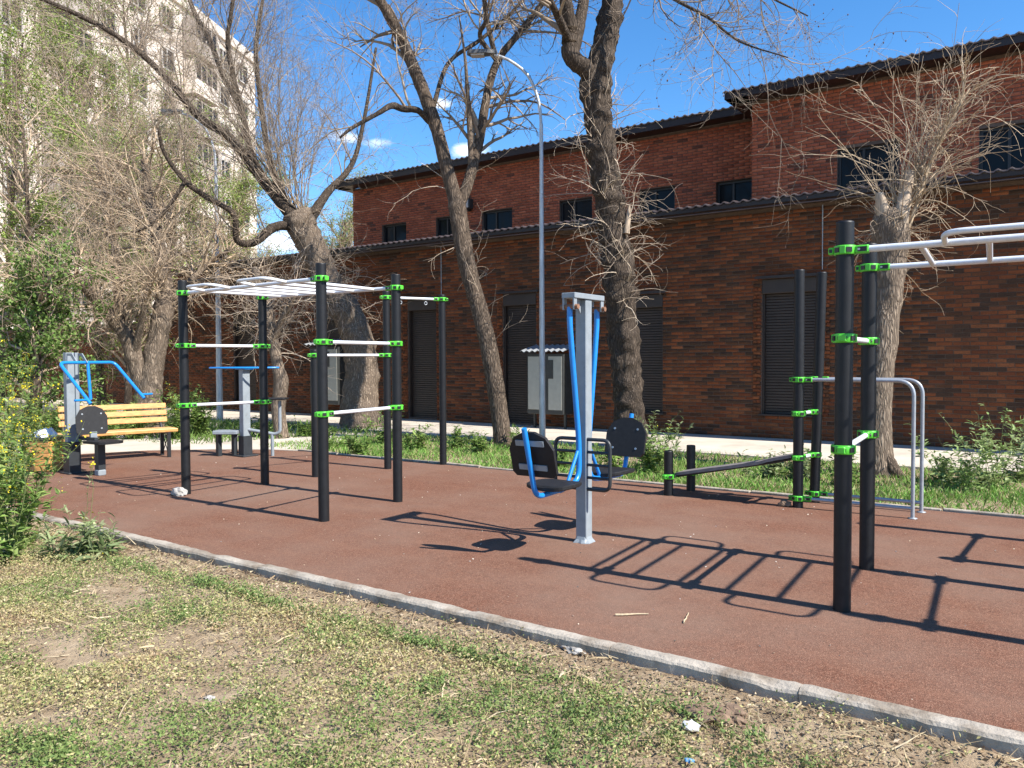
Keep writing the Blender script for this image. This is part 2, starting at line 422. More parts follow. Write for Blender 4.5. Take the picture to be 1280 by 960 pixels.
# kerb stones of the near edge and the thin far edging: one object per stone
kerb = thing('kerb', (0, 3.84, 0), 'weathered concrete kerb between the dry grass and the rubber surface', 'kerb', kind='structure')
x = 3.0; i = 0
proto = None
rk = random.Random(3)
while x > -10.4:
    Lk = 1.0
    m = MB(); n = 26; V = []; F = []
    prof = [(-.055, -.16), (-.055, .012), (-.045, .026), (-.02, .032), (.02, .032), (.042, .026), (.05, .012), (.05, -.06)]
    sh = rk.uniform(-.003, .003); dz = rk.uniform(-.004, .003); tilt = rk.uniform(-.006, .006)
    for a in range(n+1):
        xx = x - .002 - (Lk-.004)*a/n
        e = .004 if a in (0, n) else 0
        for (py, pz) in prof:
            q = Vector((xx*9, py*30, pz*30)); w = mnoise.noise(q)*.0045 + mnoise.noise(q*2.7)*.0035
            chip = max(0, mnoise.noise(Vector((xx*3.1, 5.0+py*4, 1.0)))-.28)*.05 if pz > .01 else 0
            V.append((xx, 3.845+sh+py*(1-e*4)+w*.6, pz+dz+tilt*(a/n-.5)+w*(pz > 0) - chip - e*.6*(pz > 0)))
    k = len(prof)
    for a in range(n):
        for b in range(k-1): F.append((a*k+b, a*k+b+1, (a+1)*k+b+1, (a+1)*k+b))
    F += [tuple(range(k)), tuple(range(n*k+k-1, n*k-1, -1))]
    m.add(V, F); m.build('kerb_stone', 'kerb', kerb)
    x -= Lk
edge = thing('edging', (0, 9.25, 0), 'thin pale edging strip between the rubber surface and the green verge', 'edging', kind='structure')
x = 5.0
while x > -10.8:
    m = MB(); m.box((x-.5, 9.25+rk.uniform(-.006, .006), -.03+rk.uniform(-.006, .006)), (.985, .07, .1), bev=.008); m.build('edging_stone', 'kerb', edge); x -= 1.0

# ------------------------------------------------------------------ brick building
LOW = [(.215, .064, .022), (.185, .056, .020), (.16, .047, .018), (.235, .080, .030), (.10, .042, .020), (.070, .036, .021), (.12, .05, .023), (.15, .054, .023)]
UPP = [(.44, .125, .062), (.41, .112, .056), (.38, .104, .054), (.46, .14, .07), (.31, .095, .054), (.17, .064, .042)]
def brick_cells(x0, x1, z0, z1, openings, L=.26, Hc=.0735, joint=.011, seed=1, pal=LOW, darkness=.5):
    r = random.Random(seed); out = []
    nrow = int((z1-z0)/Hc)
    for j in range(nrow):
        za = z0+j*Hc; zb = za+Hc-joint
        ivs = [(x0, x1)]
        for (oa, ob, oc, od) in openings:
            if zb > oc and za < od:
                nv = []
                for a, b in ivs:
                    if ob <= a or oa >= b: nv.append((a, b)); continue
                    if oa > a: nv.append((a, oa))
                    if ob < b: nv.append((ob, b))
                ivs = nv
        off = (j % 2)*L/2 + r.uniform(-.012, .012)
        for a, b in ivs:
            k = math.floor((a-x0-off)/L)
            while True:
                p = x0+off+k*L; q = p+L-joint; k += 1
                if p >= b: break
                p = max(p, a+.002); q = min(q, b-.002)
                if q-p < .03: continue
                xm = (p+q)/2
                g = mnoise.noise(Vector((xm*.55, za*3.6, seed*3.3))) + .45*mnoise.noise(Vector((xm*1.9, za*9, seed*1.7)))
                u = r.random()
                if u < darkness*(.35+1.0*max(0, g+.15)): c = pal[r.choice([4, 5, 6, 5])] if pal is LOW else pal[r.choice([4, 5])]
                else: c = pal[r.choice([0, 1, 2, 3, 7])] if pal is LOW else pal[r.choice([0, 1, 2, 3])]
                s = r.uniform(.88, 1.10)
                out.append((p, q, za, zb, tuple(v*s for v in c), r.uniform(-.0025, .003)))
    return out
def bricks_np(cells, Y, proud=.010):
    A = np.array([[c[0], c[1], c[2], c[3], c[5]] for c in cells]); n = len(A)
    yf = Y-proud-A[:, 4]; yb = np.full(n, Y+.002)
    e = .003
    def row(x, y, z): return np.stack([x, y, z], -1)
    V = np.stack([row(A[:, 0], yb, A[:, 2]), row(A[:, 1], yb, A[:, 2]), row(A[:, 1], yb, A[:, 3]), row(A[:, 0], yb, A[:, 3]),
                  row(A[:, 0]+e, yf, A[:, 2]+e), row(A[:, 1]-e, yf, A[:, 2]+e), row(A[:, 1]-e, yf, A[:, 3]-e), row(A[:, 0]+e, yf, A[:, 3]-e)], 1)
    f = np.array([(4, 5, 6, 7), (0, 1, 5, 4), (1, 2, 6, 5), (2, 3, 7, 6), (3, 0, 4, 7)])
    F = (np.arange(n)[:, None, None]*8 + f[None]).reshape(-1, 4)
    col = np.repeat(np.array([c[4] for c in cells]), 5, axis=0)
    return V.reshape(-1, 3), F, col
def wall_mass(m, x0, x1, z0, z1, Y, t, openings):
    xs = sorted({x0, x1, *[o[0] for o in openings], *[o[1] for o in openings]})
    for a, b in zip(xs[:-1], xs[1:]):
        zs = [(z0, z1)]
        for (oa, ob, oc, od) in openings:
            if oa < (a+b)/2 < ob:
                nz = []
                for c, d in zs:
                    if oc > c: nz.append((c, min(d, oc)))
                    if od < d: nz.append((max(c, od), d))
                zs = nz
        for c, d in zs: m.box(((a+b)/2, Y+t/2, (c+d)/2), (b-a, t, d-c))

YW = 15.6
bld = thing('brick_building', (-10, YW, 0), 'long brown and red brick building with roller shutters behind the playground', 'building')
# openings of the ground floor: x0, x1, z0, z1 (doors reach the walkway)
OPN = [(-4.86, -3.74, .48, 3.12), (-8.02, -6.95, .42, 2.95), (-11.10, -10.14, .06, 3.14), (-14.18, -13.2, .06, 3.14), (-17.6, -16.3, .5, 3.0), (-21.6, -20.5, .3, 3.0)]
XL, XR, ZT = -25.2, 7.0, 4.52
m = MB(); wall_mass(m, XL, XR, -.05, ZT, YW, .35, OPN); m.build('wall', 'mortar', bld)
# the band round each opening stands proud of the wall
cells = brick_cells(XL, XR, 0.02, ZT-.03, OPN, seed=1, pal=LOW, darkness=.62)
def near_score(c):
    p = ((c[0]+c[1])/2, YW, c[2]); X, Yp = project(p)
    vis = 1075 < X < 1278 and 245 < Yp < 552 and not (1040 < X < 1118)
    return (0 if vis else 1000) + depth_of(p) - (c[1]-c[0])*2
order = sorted(range(len(cells)), key=lambda i: near_score(cells[i]))
single = set(order[:290])
V, F, c = bricks_np([cells[i] for i in range(len(cells)) if i not in single], YW)
np_mesh('brickwork', V, F, 'brick', bld, col=c, kind='stuff')
unit = {}
for i in sorted(single):
    a = cells[i]; w = round(a[1]-a[0], 3); key = (w,)
    if key not in unit:
        Vb, Fb, _ = bricks_np([(-w/2, w/2, 0, a[3]-a[2], (0, 0, 0), 0)], 0)
        me = bpy.data.meshes.new('brick'); me.from_pydata([tuple(v) for v in Vb], [], [tuple(int(k) for k in f) for f in Fb]); me.materials.append(MAT['brick_one']); unit[key] = me
    o = link_mesh('brick', unit[key], bld); o.location = Vector(((a[0]+a[1])/2, YW-a[5], a[2])) - bld.location; o.color = (*a[4], 1)

def shutter(parent, xa, xb, za, zb, Y, door):
    m = MB(); V = []; F = []; n = int((zb-.28-za)/.055)
    for i in range(n+1):
        z = za+.0+(zb-.28-za)*i/n
        for dz, dy in ((0, .0), (.006, -.012), (.045, -.012)): V += [(xa+.04, Y+.13+dy, z+dz), (xb-.04, Y+.13+dy, z+dz)]
    k = len(V)//2
    F = [(2*i, 2*i+1, 2*i+3, 2*i+2) for i in range(k-1)]
    m.add(V, F); s = m.build('shutter', 'shutter', parent)
    m = MB()
    for xx in (xa+.02, xb-.02): m.box((xx, Y+.10, (za+zb)/2), (.04, .09, zb-za))
    m.box(((xa+xb)/2, Y+.07, zb-.14), (xb-xa-.004, .16, .28), bev=.01)
    m.build('guide_rail', 'shutter', s)
    m = MB(); m.box(((xa+xb)/2, Y-.035, zb+.045), (xb-xa+.22, .16, .025)); m.box(((xa+xb)/2, Y-.11, zb+.03), (xb-xa+.22, .008, .05)); m.build('lintel_hood', 'sheet', parent)
    if not door:
        m = MB(); m.box(((xa+xb)/2, Y+.04, za-.012), (xb-xa+.08, .22, .03)); m.build('sill', 'sheet', parent)
for (xa, xb, za, zb) in OPN: shutter(bld, xa, xb, za, zb, YW, za < .1)
# brick jamb bands beside the openings
for (xa, xb, za, zb) in OPN[:1]+OPN[2:4]:
    for xx in (xa-.09, xb+.09):
        m = MB()
        cl = brick_cells(xx-.075, xx+.075, max(za, .04), zb-.02, [], L=.15, seed=int(abs(xx)*31), pal=LOW, darkness=.5)
        Vj, Fj, cj = bricks_np(cl, YW-.012, .012)
        np_mesh('jamb', Vj, Fj, 'brick', bld, col=cj, kind='stuff')

def wave_roof(name, x0, x1, y0, z0, y1, z1, parent, mat='roof', pitch=.19, amp=.024):
    xs = np.arange(x0, x1, pitch/6); ph = (xs/pitch) % 1.0
    w = amp*np.clip(np.sin(ph*2*PI), -.2, 1)*1.2
    rows = []; ts = [0, .02, .3, .32, .6, .62, 1.0]; st = [0, 0, -.0, .012, .012, .024, .024]
    for t, s in zip(ts, st): rows.append(np.stack([xs, np.full_like(xs, y0+(y1-y0)*t), z0+(z1-z0)*t + w - s + .0*xs], -1))
    V = np.concatenate(rows); n = len(xs); I = np.arange(len(rows)*n).reshape(len(rows), n)
    F = np.stack([I[:-1, :-1], I[:-1, 1:], I[1:, 1:], I[1:, :-1]], -1).reshape(-1, 4)
    # turned-down front lip so the sheet has thickness
    Vl = V[:n].copy(); Vl[:, 2] -= .03; b = len(V); V = np.concatenate([V, Vl]); J = np.arange(n)
    F = np.concatenate([F, np.stack([b+J[:-1], b+J[1:], J[1:], J[:-1]], -1)])
    return np_mesh(name, V, F, mat, parent, smooth=False)
wave_roof('lower_roof', -25.5, 7.2, 15.12, 4.61, 18.7, 4.90, bld)
m = MB(); m.box((-9.15, 15.17, 4.545), (32.5, .03, .085)); m.box((-9.15, 15.39, 4.51), (32.5, .41, .02)); m.build('eave_board', 'sheet', bld)
m = MB(); m.tube([(-25.4, 15.13, 4.455), (7.0, 15.13, 4.44)], .014, 8); m.build('gutter_pipe', 'roof', bld)
m = MB(); m.tube([(-3.72, 15.56, 4.44), (-3.72, 15.57, 3.24)], .010, 6); m.build('cable', 'galv', bld)
m = MB(); m.tube([(-13.0, 15.57, 4.44), (-13.0, 15.57, 3.2)], .010, 6); m.build('cable', 'galv', bld)

# upper storey, set back; the right block steps forward and is taller
def upper_windows(Y, wins, parent):
    for (xa, xb, za, zb) in wins:
        m = MB(); t = .055
        for xx in (xa+t/2, xb-t/2): m.box((xx, Y+.12, (za+zb)/2), (t, .07, zb-za))
        for zz in (za+t/2, zb-t/2): m.box(((xa+xb)/2, Y+.12, zz), (xb-xa-2*t, .07, t))
        xm = xa+(xb-xa)*.42; m.box((xm, Y+.12, (za+zb)/2), (.05, .066, zb-za-2*t))
        w = m.build('window', 'frame', parent)
        for a, b in ((xa+t, xm-.025), (xm+.025, xb-t)):
            m = MB(); m.box(((a+b)/2, Y+.13, (za+zb)/2), (b-a, .012, zb-za-2*t)); m.build('pane', 'glass', w)
        m = MB(); m.box(((xa+xb)/2, Y+.02, za-.015), (xb-xa+.06, .2, .028)); m.build('sill', 'sheet', w)
YU, YR = 18.7, 17.3
k1 = YU/17.5; zz = lambda z, k: (z-1.6)*k+1.6
UW = [(x*k1, (x+w)*k1, zz(4.82, k1), zz(5.62, k1)) for x, w in ((-16.9, .97), (-14.79, .86), (-13.13, 1.0), (-10.65, .95), (-8.4, .9))] + [(-6.5*k1, -6.5*k1+.95, zz(4.86, k1), zz(5.56, k1))]
ZU = 7.22
m = MB(); wall_mass(m, -19.38, -5.2, 4.4, ZU, YU, .35, UW); m.build('upper_wall', 'mortar', bld)
V, F, c = bricks_np(brick_cells(-19.38, -5.4, 4.45, ZU-.01, UW, seed=4, pal=UPP, darkness=.10), YU); np_mesh('upper_brickwork', V, F, 'brick', bld, col=c, kind='stuff')
upper_windows(YU, UW, bld)
k2 = YR/17.5
RW = [(-3.9*k2, -2.72*k2, zz(4.84, k2), zz(5.9, k2)), (-1.35*k2, -.2*k2, zz(4.84, k2), zz(5.9, k2)), (1.6, 2.75, zz(4.84, k2), zz(5.9, k2))]
ZR = 7.16
XC = -5.69*k2
m = MB(); wall_mass(m, XC, 7.0, 4.4, ZR, YR, .35, RW); m.box((XC+.175, YR+.35+1.6, 5.78), (.35, 3.2, 2.76)); m.build('upper_wall', 'mortar', bld)
V, F, c = bricks_np(brick_cells(XC, 6.9, 4.45, ZR-.01, RW, seed=5, pal=UPP, darkness=.13), YR); np_mesh('upper_brickwork', V, F, 'brick', bld, col=c, kind='stuff')
upper_windows(YR, RW, bld)
# eaves of both
m = MB(); m.box((-12.4, 18.25, 7.31), (14.9, .03, .16)); m.box((-12.4, 18.49, 7.235), (14.9, .42, .02)); m.box((-19.84, 20.2, 7.31), (.03, 3.9, .16)); m.box((-19.62, 20.2, 7.235), (.42, 3.9, .02)); m.build('eave_board', 'sheet', bld)
wave_roof('upper_roof', -19.9, -5.3, 18.2, 7.42, 24, 7.6, bld)
m = MB(); m.box((.55, 16.83, 7.22), (13.2, .03, .14)); m.box((.55, 17.06, 7.16), (13.2, .44, .02)); m.box((-6.05, 19.0, 7.22), (.03, 4.4, .14)); m.box((-5.83, 19.0, 7.16), (.41, 4.4, .02)); m.build('eave_board', 'sheet', bld)
wave_roof('upper_roof', -6.1, 7.2, 16.78, 7.31, 24, 7.6, bld)
m = MB(); m.box((-14.45, 18.55, 6.15), (.26, .22, .30), bev=.02); m.tube([(-14.45, 18.7, 6.0), (-14.45, 18.55, 5.95)], .03, 6); wlamp = m.build('wall_lamp', 'cabdark', bld)
m = MB(); m.box((-14.45, 18.432, 6.15), (.2, .012, .24)); m.build('lens', 'winwhite', wlamp)

# lower perimeter wall carrying on to the left
pw = thing('perimeter_wall', (-35, 15.8, 0), 'low brick boundary wall behind the pollarded trees at far left', 'wall')
m = MB(); m.box((-35.2, 15.97, 1.45), (19.6, .3, 2.9)); m.build('wall', 'mortar', pw)
V, F, c = bricks_np(brick_cells(-45, -25.4, 0.02, 2.88, [], seed=8, pal=LOW, darkness=.55), 15.82); np_mesh('brickwork', V, F, 'brick', pw, col=c, kind='stuff')
m = MB(); m.box((-35.2, 15.97, 2.93), (19.6, .4, .06)); m.build('coping', 'sheet', pw)

# ------------------------------------------------------------------ tall apartment block at the left
A0 = ray(325, 447, 68); A0[2] = 0
th = math.atan2(FW[1], FW[0]) - math.atan(141/989.3)
E1 = -np.array([math.cos(th), math.sin(th), 0]); NN = np.array([math.cos(th-PI/2), math.sin(th-PI/2), 0])
apt = thing('apartment_block', A0, 'tall cream panel apartment block seen through the bare branches at left', 'building')
XFA = Matrix(((E1[0], NN[0], 0, A0[0]), (E1[1], NN[1], 0, A0[1]), (0, 0, 1, 0), (0, 0, 0, 1)))   # local: x along facade, y outward
LEN, HT, ST = 48.0, 26.6, 2.85
COLS = []; xx = 1.6; j = 0
while xx < LEN-2:
    kind = 'loggia' if j % 4 in (2,) else 'win'
    w = 3.2 if kind == 'loggia' else 1.5
    COLS.append((xx, xx+w, kind)); xx += w + (1.7 if kind == 'win' else 1.3); j += 1
m = MB(XFA); m.box((LEN/2, -6.3, HT/2), (LEN, 12.4, HT)); m.box((LEN/2, -6.3, HT+.35), (LEN+.5, 12.8, .7)); m.build('wall', 'cream', apt)
# facade panels with open joints
for st in range(9):
    m = MB(XFA)
    for j2 in range(int(LEN/3.2)):
        m.box((j2*3.2+1.6, -.06, st*ST+.7+.02), (3.16, .18, ST-.05)) if False else None
m = MB(XFA)
for st in range(10): m.box((LEN/2, .004, .7+st*ST-.02), (LEN, .02, .05))
for j2 in range(1, 15): m.box((j2*3.2, .003, HT/2), (.05, .016, HT-.4))
m.build('panel_joint', 'creamdark', apt)
protoW = protoL = None
for st in range(9):
    zb = .7+st*ST+.75
    for (xa, xb, kind) in COLS:
        if kind == 'win':
            m = MB(XFA); t = .09; za, zc = zb, zb+1.5
            for q in (xa+t/2, xb-t/2): m.box((q, .06, (za+zc)/2), (t, .1, zc-za))
            for q in (za+t/2, zc-t/2, ): m.box(((xa+xb)/2, .06, q), (xb-xa-2*t, .1, t))
            m.box((xa+(xb-xa)*.6, .06, (za+zc)/2), (.07, .09, zc-za-2*t))
            w = m.build('window', 'winwhite', apt)
            m = MB(XFA); m.box(((xa+xb)/2, .03, (za+zc)/2), (xb-xa-2*t, .03, zc-za-2*t)); m.build('pane', 'glass', w)
        else:
            m = MB(XFA); m.box(((xa+xb)/2, .45, zb-.25), (xb-xa, .9, 1.0)); m.box(((xa+xb)/2, .45, zb-.78), (xb-xa+.1, .96, .1))
            m.box((xa+.06, .45, zb+.95), (.12, .9, 1.4)); m.box((xb-.06, .45, zb+.95), (.12, .9, 1.4))
            bal = m.build('balcony', 'creamdark' if (st+int(xa)) % 3 else 'cream', apt)
            m = MB(XFA)
            for q in np.linspace(xa+.12, xb-.12, 5): m.box((q, .86, zb+.95), (.07, .06, 1.38))
            m.box(((xa+xb)/2, .86, zb+1.6), (xb-xa-.24, .05, .08)); m.build('glazing_bar', 'creamdark', bal)
            m = MB(XFA); m.box(((xa+xb)/2, .83, zb+.93), (xb-xa-.24, .02, 1.3)); m.build('pane', 'glass', bal)

# ================================================================== EXERCISE EQUIPMENT
def clamp_meshes():
    m = MB(); m.lathe((0, 0, 0), [(.0545, -.028), (.064, -.028), (.0665, -.024), (.0665, .024), (.064, .028), (.0545, .028)], 20)
    m.box((.1, 0, 0), (.085, .052, .05), bev=.008); m.box((-.078, 0, 0), (.034, .05, .044), bev=.006)
    m.box((0, .066, 0), (.034, .014, .05), bev=.003); m.box((0, -.066, 0), (.034, .014, .05), bev=.003)
    o = m.build('clamp', 'green'); me = o.data; bpy.data.objects.remove(o)
    m = MB()
    for s in (-1, 1):
        m.box((.104, s*.0262, 0), (.05, .005, .028)); m.box((.036, s*.0565, 0), (.034, .006, .03), Matrix.Rotation(s*-.55, 3, 'Z')); m.box((-.036, s*.0565, 0), (.034, .006, .03), Matrix.Rotation(s*.55, 3, 'Z'))
        m.box((-.08, s*.0255, 0), (.018, .004, .022))
    m.box((.1, 0, .0255), (.03, .024, .004))
    o = m.build('slot', 'black'); me2 = o.data; bpy.data.objects.remove(o)
    m = MB()
    for s in (-1, 1): m.tube([(.086, s*.026, 0), (.086, s*.034, 0)], .008, 6)
    o = m.build('bolt', 'steel'); me3 = o.data; bpy.data.objects.remove(o)
    return me, me2, me3
CL = clamp_meshes()
def clamp(par, p, ang):
    c = link_mesh('clamp', CL[0], par); c.location = Vector(p)-wloc(par); c.rotation_euler = (0, 0, ang)
    tag(link_mesh('slot', CL[1], c), kind='stuff'); tag(link_mesh('bolt', CL[2], c), kind='stuff')
def post(par, p, h, r=.053, lean=(0, 0)):
    m = MB(); x, y = p[0], p[1]; top = (x+lean[0], y+lean[1])
    m.tube([(x, y, -.05), (x, y, .02), (top[0], top[1], h-.012)], r, 24, cap=False)
    m.tube([(top[0], top[1], h-.012), (top[0], top[1], h-.003), (top[0], top[1], h)], [r, r*.97, r*.86], 24)
    o = m.build('post', 'post', par)
    return o
def bar(par, a, b, r=.017, name='bar', mat='bar', n=12):
    m = MB(); m.tube([a, b], r, n); return m.build(name, mat, par)
def crossbar(par, A, B, z, r=.019, za=None):
    """bar between two posts with a clamp on each"""
    zb = z; za = z if za is None else za
    ang = math.atan2(B[1]-A[1], B[0]-A[0]); u = Vector((math.cos(ang), math.sin(ang), 0))
    a = Vector((A[0], A[1], za)); b = Vector((B[0], B[1], zb))
    clamp(par, a, ang); clamp(par, b, ang+PI)
    bar(par, a+u*.13, b-u*.13, r)

def ladder(par, N0, N1, F0, F1, z, first, step, count, loops):
    """horizontal ladder between two pairs of posts: rails, rungs and outward grip loops"""
    N0, N1, F0, F1 = [Vector((p[0], p[1], z)) for p in (N0, N1, F0, F1)]
    for a, b in ((N0, N1), (F0, F1)):
        ang = math.atan2(b.y-a.y, b.x-a.x); u = (b-a).normalized()
        clamp(par, a, ang); clamp(par, b, ang+PI); bar(par, a+u*.12, b-u*.12, .021, 'rail')
    L = (N1-N0).length
    for i in range(count):
        t = (first+step*i)/L
        bar(par, N0.lerp(N1, t), F0.lerp(F1, t), .018, 'rung')
    for t0, t1 in loops:
        for a, b, o in ((N0, N1, (N0-F0).normalized()), (F0, F1, (F0-N0).normalized())):
            p = a.lerp(b, t0/L); q = a.lerp(b, t1/L); up = Vector((0, 0, .03))
            m = MB(); m.tube(bend([p, p+o*.24+up, q+o*.24+up, q], .11), .017, 10); m.build('grip_loop', 'bar', par)

# --- left climbing frame
P1, P2, P3, P4 = (-8.57, 5.50), (-8.38, 6.49), (-5.98, 5.33), (-6.1, 6.52)
fr = thing('climbing_frame', (-7.3, 6.0, 0), 'four-post black climbing frame with overhead ladder, left of the swing seats', 'workout frame', 'street workout frames')
for p in (P1, P2, P3, P4): post(fr, p, 2.54)
ladder(fr, P1, P3, P2, P4, 2.39, .42, .36, 6, ((.5, 1.02), (1.5, 2.05)))
for a, b in ((P1, P2), (P3, P4)):
    crossbar(fr, a, b, 1.77); crossbar(fr, a, b, 1.06)
# --- stepped pull-up bars behind it
P5, P6, P7 = (-8.33, 7.29), (-8.05, 8.40), (-7.67, 9.20)
fr = thing('pull_up_bars', (-8.05, 8.4, 0), 'three black posts of stepped height with two pull-up bars behind the climbing frame', 'pull-up bars', 'stepped pull-up bars')
post(fr, P5, 1.73); post(fr, P6, 2.58); post(fr, P7, 2.56)
crossbar(fr, P5, P6, 1.655); crossbar(fr, P6, P7, 2.49)
u = Vector((P7[0]-P6[0], P7[1]-P6[1], 0)).normalized()
for t in (.22, .62):
    c = Vector((P6[0], P6[1], 2.455))+u*t; m = MB(); m.tube([c+Vector((0, 0, -.03))+Vector((math.cos(a)*.022*u.x, math.cos(a)*.022*u.y, math.sin(a)*.022)) for a in np.linspace(0, 2*PI, 13)], .006, 6, cap=False); m.build('eye_ring', 'galv', fr)
# --- right climbing frame, cut by the picture edge
R1, R2, R5, R6 = (-1.12, 5.25), (-1.19, 6.39), (1.32, 5.25), (1.25, 6.42)
fr = thing('climbing_frame', (0, 5.8, 0), 'black climbing frame with pale overhead ladder cut off by the right picture edge', 'workout frame', 'street workout frames')
for p in (R1, R2, R5, R6): post(fr, p, 2.44)
ladder(fr, R1, R5, R2, R6, 2.26, .42, .35, 6, ((.55, 1.08), (1.55, 2.1)))
for z in (1.715, 1.02): crossbar(fr, R1, R2, z)
for z in (1.98, 1.2): crossbar(fr, R5, R6, z)
# --- its neighbour beyond the frame edge, known from its shadow
fr = thing('pull_up_bars', (.95, 7.6, 0), 'stepped pull-up bars just out of view at right, only their shadow on the rubber', 'pull-up bars', 'stepped pull-up bars')
post(fr, (.85, 7.1), 1.62); post(fr, (.9, 8.15), 2.5); crossbar(fr, (.85, 7.1), (.9, 8.15), 1.52)
# --- sit-up board with parallel bars
R3, R4, S1, S2 = (-2.29, 8.62), (-2.22, 9.02), (-3.74, 8.56), (-3.64, 8.99)
su = thing('sit_up_station', (-2.5, 8.8, 0), 'two tall black posts with sloping sit-up board and silver parallel bars', 'workout station')
post(su, R3, 2.52); post(su, R4, 2.52, lean=(.06, 0)); post(su, S1, .52); post(su, S2, .55)
for A, ex in ((R3, -1.19), (R4, -1.165)):
    clamp(su, (A[0], A[1], 1.36), 0); clamp(su, (A[0], A[1], .10), 0)
    m = MB(); m.tube(bend([(A[0]+.12, A[1], 1.36), (ex, A[1], 1.36), (ex, A[1], -.02)], .16, 8), .019, 12); m.build('parallel_bar', 'galv', su)
    bar(su, (A[0]+.12, A[1], .10), (ex, A[1], .10), .018, 'lower_bar', 'galv')
    m = MB(); m.lathe((ex, A[1], 0), [(.019, 0), (.045, 0.001), (.045, .008), (.022, .012)], 14); m.build('foot_flange', 'galv', su)
for z in (1.0, .53): crossbar(su, R3, R4, z)
crossbar(su, S1, S2, .22)
m = MB(); V = []; F = []
pr = [(-3.69, .255), (-3.4, .315), (-3.0, .395), (-2.72, .455), (-2.62, .49), (-2.34, .56)]
for (xx, z) in pr:
    for yy, dz in ((8.63, 0), (8.94, 0), (8.94, -.032), (8.63, -.032)): V.append((xx, yy, z+dz))
for i in range(len(pr)-1):
    for k in range(4): F.append((i*4+k, (i+1)*4+k, (i+1)*4+(k+1) % 4, i*4+(k+1) % 4))
F += [(0, 1, 2, 3), tuple(range(len(V)-1, len(V)-5, -1))]
m.add(V, F); bd = m.build('board', 'board', su)
m = MB()
for yy in (8.70, 8.87): m.tube([(-3.69, yy, .21), (-2.62, yy, .44), (-2.34, yy, .51)], .014, 8)
m.build('board_rail', 'dgrey', bd)

# --- double swing-seat press
PW = (-3.4, 5.98)
sw = thing('seated_press_machine', (PW[0], PW[1], 0), 'grey post with two black seats hanging on blue arms, in the middle of the rubber', 'exercise machine')
m = MB(); m.box((PW[0], PW[1], 1.03), (.105, .105, 2.14), bev=.006); m.build('post', 'grey', sw)
m = MB(); V = []
for h_, z_ in ((.082, -.01), (.078, .006), (.062, .03), (.0535, .055)):
    for k in range(16):
        a = 2*PI*(k+.5)/16; q_ = 1/max(abs(math.cos(a)), abs(math.sin(a))); jit = 1+(.10*math.sin(k*2.7) if z_ < .02 else 0)
        V.append((PW[0]+h_*q_*jit*math.cos(a), PW[1]+h_*q_*jit*math.sin(a), z_))
m.add(V, [(j*16+k, j*16+(k+1) % 16, (j+1)*16+(k+1) % 16, (j+1)*16+k) for j in range(3) for k in range(16)])
m.build('base_collar', 'grey', sw)
m = MB(); m.box((PW[0], PW[1], 2.125), (.13, .52, .045), bev=.004)
for s in (-1, 1): m.box((PW[0]+.05, PW[1]+s*.235, 2.06), (.012, .05, .11)); m.box((PW[0]-.05, PW[1]+s*.235, 2.06), (.012, .05, .11))
br = m.build('top_bracket', 'grey', sw)
for s in (-1, 1): m = MB(); m.tube([(PW[0]-.085, PW[1]+s*.235, 2.03), (PW[0]+.085, PW[1]+s*.235, 2.03)], .022, 10); m.build('pivot', 'rust', br)
m = MB()
for s in (-1, 1):
    m.prism([(0, 0), (.0, .12), (.1, 0)], .01, Matrix.Translation((PW[0]-.005, PW[1]+s*.058, 2.10)) @ Matrix(((0, 0, 1, 0), (s, 0, 0, 0), (0, -1, 0, 0), (0, 0, 0, 1))))
m.build('gusset', 'grey', br)
m = MB(); m.tube(bend([(PW[0]-.05, PW[1]-.03, .90), (PW[0]-.27, PW[1]-.03, .90), (PW[0]-.27, PW[1]-.03, .47), (PW[0]-.05, PW[1]-.03, .47)], .07), .016, 10)
m.tube(bend([(PW[0]+.05, PW[1]-.03, .90), (PW[0]+.27, PW[1]-.03, .90), (PW[0]+.27, PW[1]-.03, .47), (PW[0]+.05, PW[1]-.03, .47)], .07), .016, 10)
for s in (-1, 1):
    for z in (.57, .68, .79): m.tube([(PW[0]+s*.05, PW[1]-.03, z), (PW[0]+s*.27, PW[1]-.03, z)], .013, 8)
m.build('foot_rest', 'dgrey', sw)
def shield(w, h):
    return [(-w*.42, 0), (w*.42, 0), (w*.5, h*.10), (w*.5, h*.62), (w*.36, h*.88), (w*.12, h), (-w*.12, h), (-w*.36, h*.88), (-w*.5, h*.62), (-w*.5, h*.10)]
